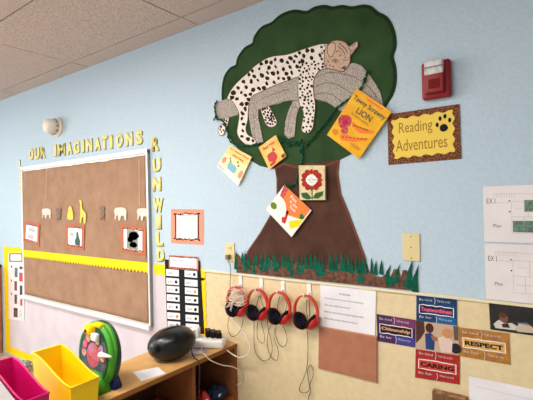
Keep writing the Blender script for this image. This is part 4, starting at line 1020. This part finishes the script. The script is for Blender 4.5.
# ------------------------------------------------------------------ book bins
def bin_(name, label, m, x0, x1, y0, y1, zf, zb, flare=.012, group='plastic book bins on the shelf', label_cat='bin', drop=(.0, .0)):
    t = thing(name, label, label_cat, ((x0+x1)/2, (y0+y1)/2, ST), group)
    n = 18; th = .0035
    prof = []
    for i in range(n+1):
        s = i/n; q = s*s*(3-2*s)
        prof.append((x0+(x1-x0)*s, zb+(zf-zb)*q))
    def shell(ins):
        o = bmesh.new()
        return o
    bm = bmesh.new()
    def col(x, y, z):   # taper towards the floor of the bin
        k = (z-ST)/(zb-ST); cx, cy = (x0+x1)/2, (y0+y1)/2
        return Vector((cx+(x-cx)*(.90+.10*k), cy+(y-cy)*(.90+.10*k), z))
    def side(y):
        a = [bm.verts.new(col(x, y, z)) for x, z in prof]; b = [bm.verts.new(col(x, y, ST+.001)) for x, z in prof]; return a, b
    A, Ab = side(y0); B, Bb = side(y1)
    A2, Ab2 = side(y0+th); B2, Bb2 = side(y1-th)
    for P1, P2 in ((A, Ab), (B, Bb), (A2, Ab2), (B2, Bb2)):
        for i in range(n): bm.faces.new((P1[i], P1[i+1], P2[i+1], P2[i]))
    for P1, P2 in ((A, A2), (B, B2)):
        for i in range(n): bm.faces.new((P1[i], P1[i+1], P2[i+1], P2[i]))
    bmesh.ops.recalc_face_normals(bm, faces=bm.faces)
    for i in (0, n):   # back and front walls, two skins each
        s = th if i == 0 else -th
        x, z = prof[i]
        f = [bm.verts.new(col(x, y0, z)), bm.verts.new(col(x, y1, z)), bm.verts.new(col(x, y1, ST+.001)), bm.verts.new(col(x, y0, ST+.001))]
        g_ = [bm.verts.new(col(x+s, y0, z)), bm.verts.new(col(x+s, y1, z)), bm.verts.new(col(x+s, y1, ST+.001)), bm.verts.new(col(x+s, y0, ST+.001))]
        bm.faces.new(f); bm.faces.new(g_); bm.faces.new((f[0], f[1], g_[1], g_[0]))
    bm.faces.new([bm.verts.new(col(x, y, ST+.003)) for x, y in ((x0, y0), (x1, y0), (x1, y1), (x0, y1))])
    obj('bin_body', bm, m, t)
    bm = bmesh.new(); R = []
    for x, z in prof: R.append(col(x, y0, z))
    for x, z in reversed(prof): R.append(col(x, y1, z))
    R.append(R[0]); tube(bm, R, .0042, 6, 0); obj('rim', bm, m, t, True)
    return t
bin_('book_bin', 'bright yellow plastic book bin with sloping sides next to the wheel toy', m_ybin, -1.815, -1.515, -.965, -.845, .748, .822)
bin_('book_bin', 'magenta plastic book bin with sloping sides left of the yellow bin', m_pbin, -1.815, -1.515, -1.128, -1.040, .760, .828)
t = thing('leaning_book', 'pale grey thin book leaning inside the magenta bin', 'book', (-1.62, -1.10, ST+.01))
t['label'] = 'pale grey book leaning at the near side of the magenta bin'
def slab(P, yy0, yy1):
    bm = bmesh.new(); a = [bm.verts.new((x, yy0, z)) for x, z in P]; b = [bm.verts.new((x, yy1, z)) for x, z in P]
    bm.faces.new(a); bm.faces.new(b[::-1])
    for i in range(len(P)): bm.faces.new((a[i], a[(i+1) % len(P)], b[(i+1) % len(P)], b[i]))
    bmesh.ops.recalc_face_normals(bm, faces=bm.faces); return bm
obj('cover', slab([(-1.80, ST+.002), (-1.50, ST+.002), (-1.49, .77), (-1.80, .87)], -1.195, -1.155), m_gbin, t)
obj('pages', slab([(-1.79, ST+.003), (-1.495, ST+.003), (-1.487, .764), (-1.79, .862)], -1.215, -1.195), mat('grey_page_block', (120, 112, 112), .8, (60, 54, 56), 60), t)

# ------------------------------------------------------------------ cabinet at far left, item on floor
cxr = W(5.2, 315)[0]-.05
t = thing('wooden_cabinet', 'orange-brown wooden cabinet cut off by the left edge of the photo', 'cabinet', (cxr-.4, -.17, 0))
obj('carcass', box(cxr-.85, cxr-.012, -.34, -.012, .03, .84), m_cab, t)
obj('top', box(cxr-.86, cxr, -.35, -.008, .84, .87), mat('dark_top_edge', (70, 44, 40), .6), t)
obj('side_post', box(cxr-.012, cxr-.001, -.34, -.31, 0, .84), mat('dark_brown_post', (104, 56, 40), .6), t)
obj('side_post', box(cxr-.012, cxr-.001, -.05, -.012, 0, .84), m_cab, t)
c = W(30, 368, .06)
t = thing('floor_basket', 'small grey-green patterned bundle on the floor glimpsed between the two bins', 'bundle', (c[0], -.06, 0))
bm = bmesh.new(); bmesh.ops.create_icosphere(bm, subdivisions=3, radius=1)
for v_ in bm.verts: v_.co = Vector((c[0]+.09*v_.co.x, -.14+.1*v_.co.y, .05+.05*v_.co.z*(1+.3*noise.noise(v_.co*4))))
obj('bundle_body', bm, mat('grey_green_pattern', (110, 120, 112), .8, (196, 190, 186), 40, 3, .45, .55), t, True)

# ------------------------------------------------------------------ view
S.view_settings.view_transform = 'Standard'; S.view_settings.look = 'None'; S.view_settings.gamma = 1
S.view_settings.use_curve_mapping = False
S.view_settings.exposure = 0.36
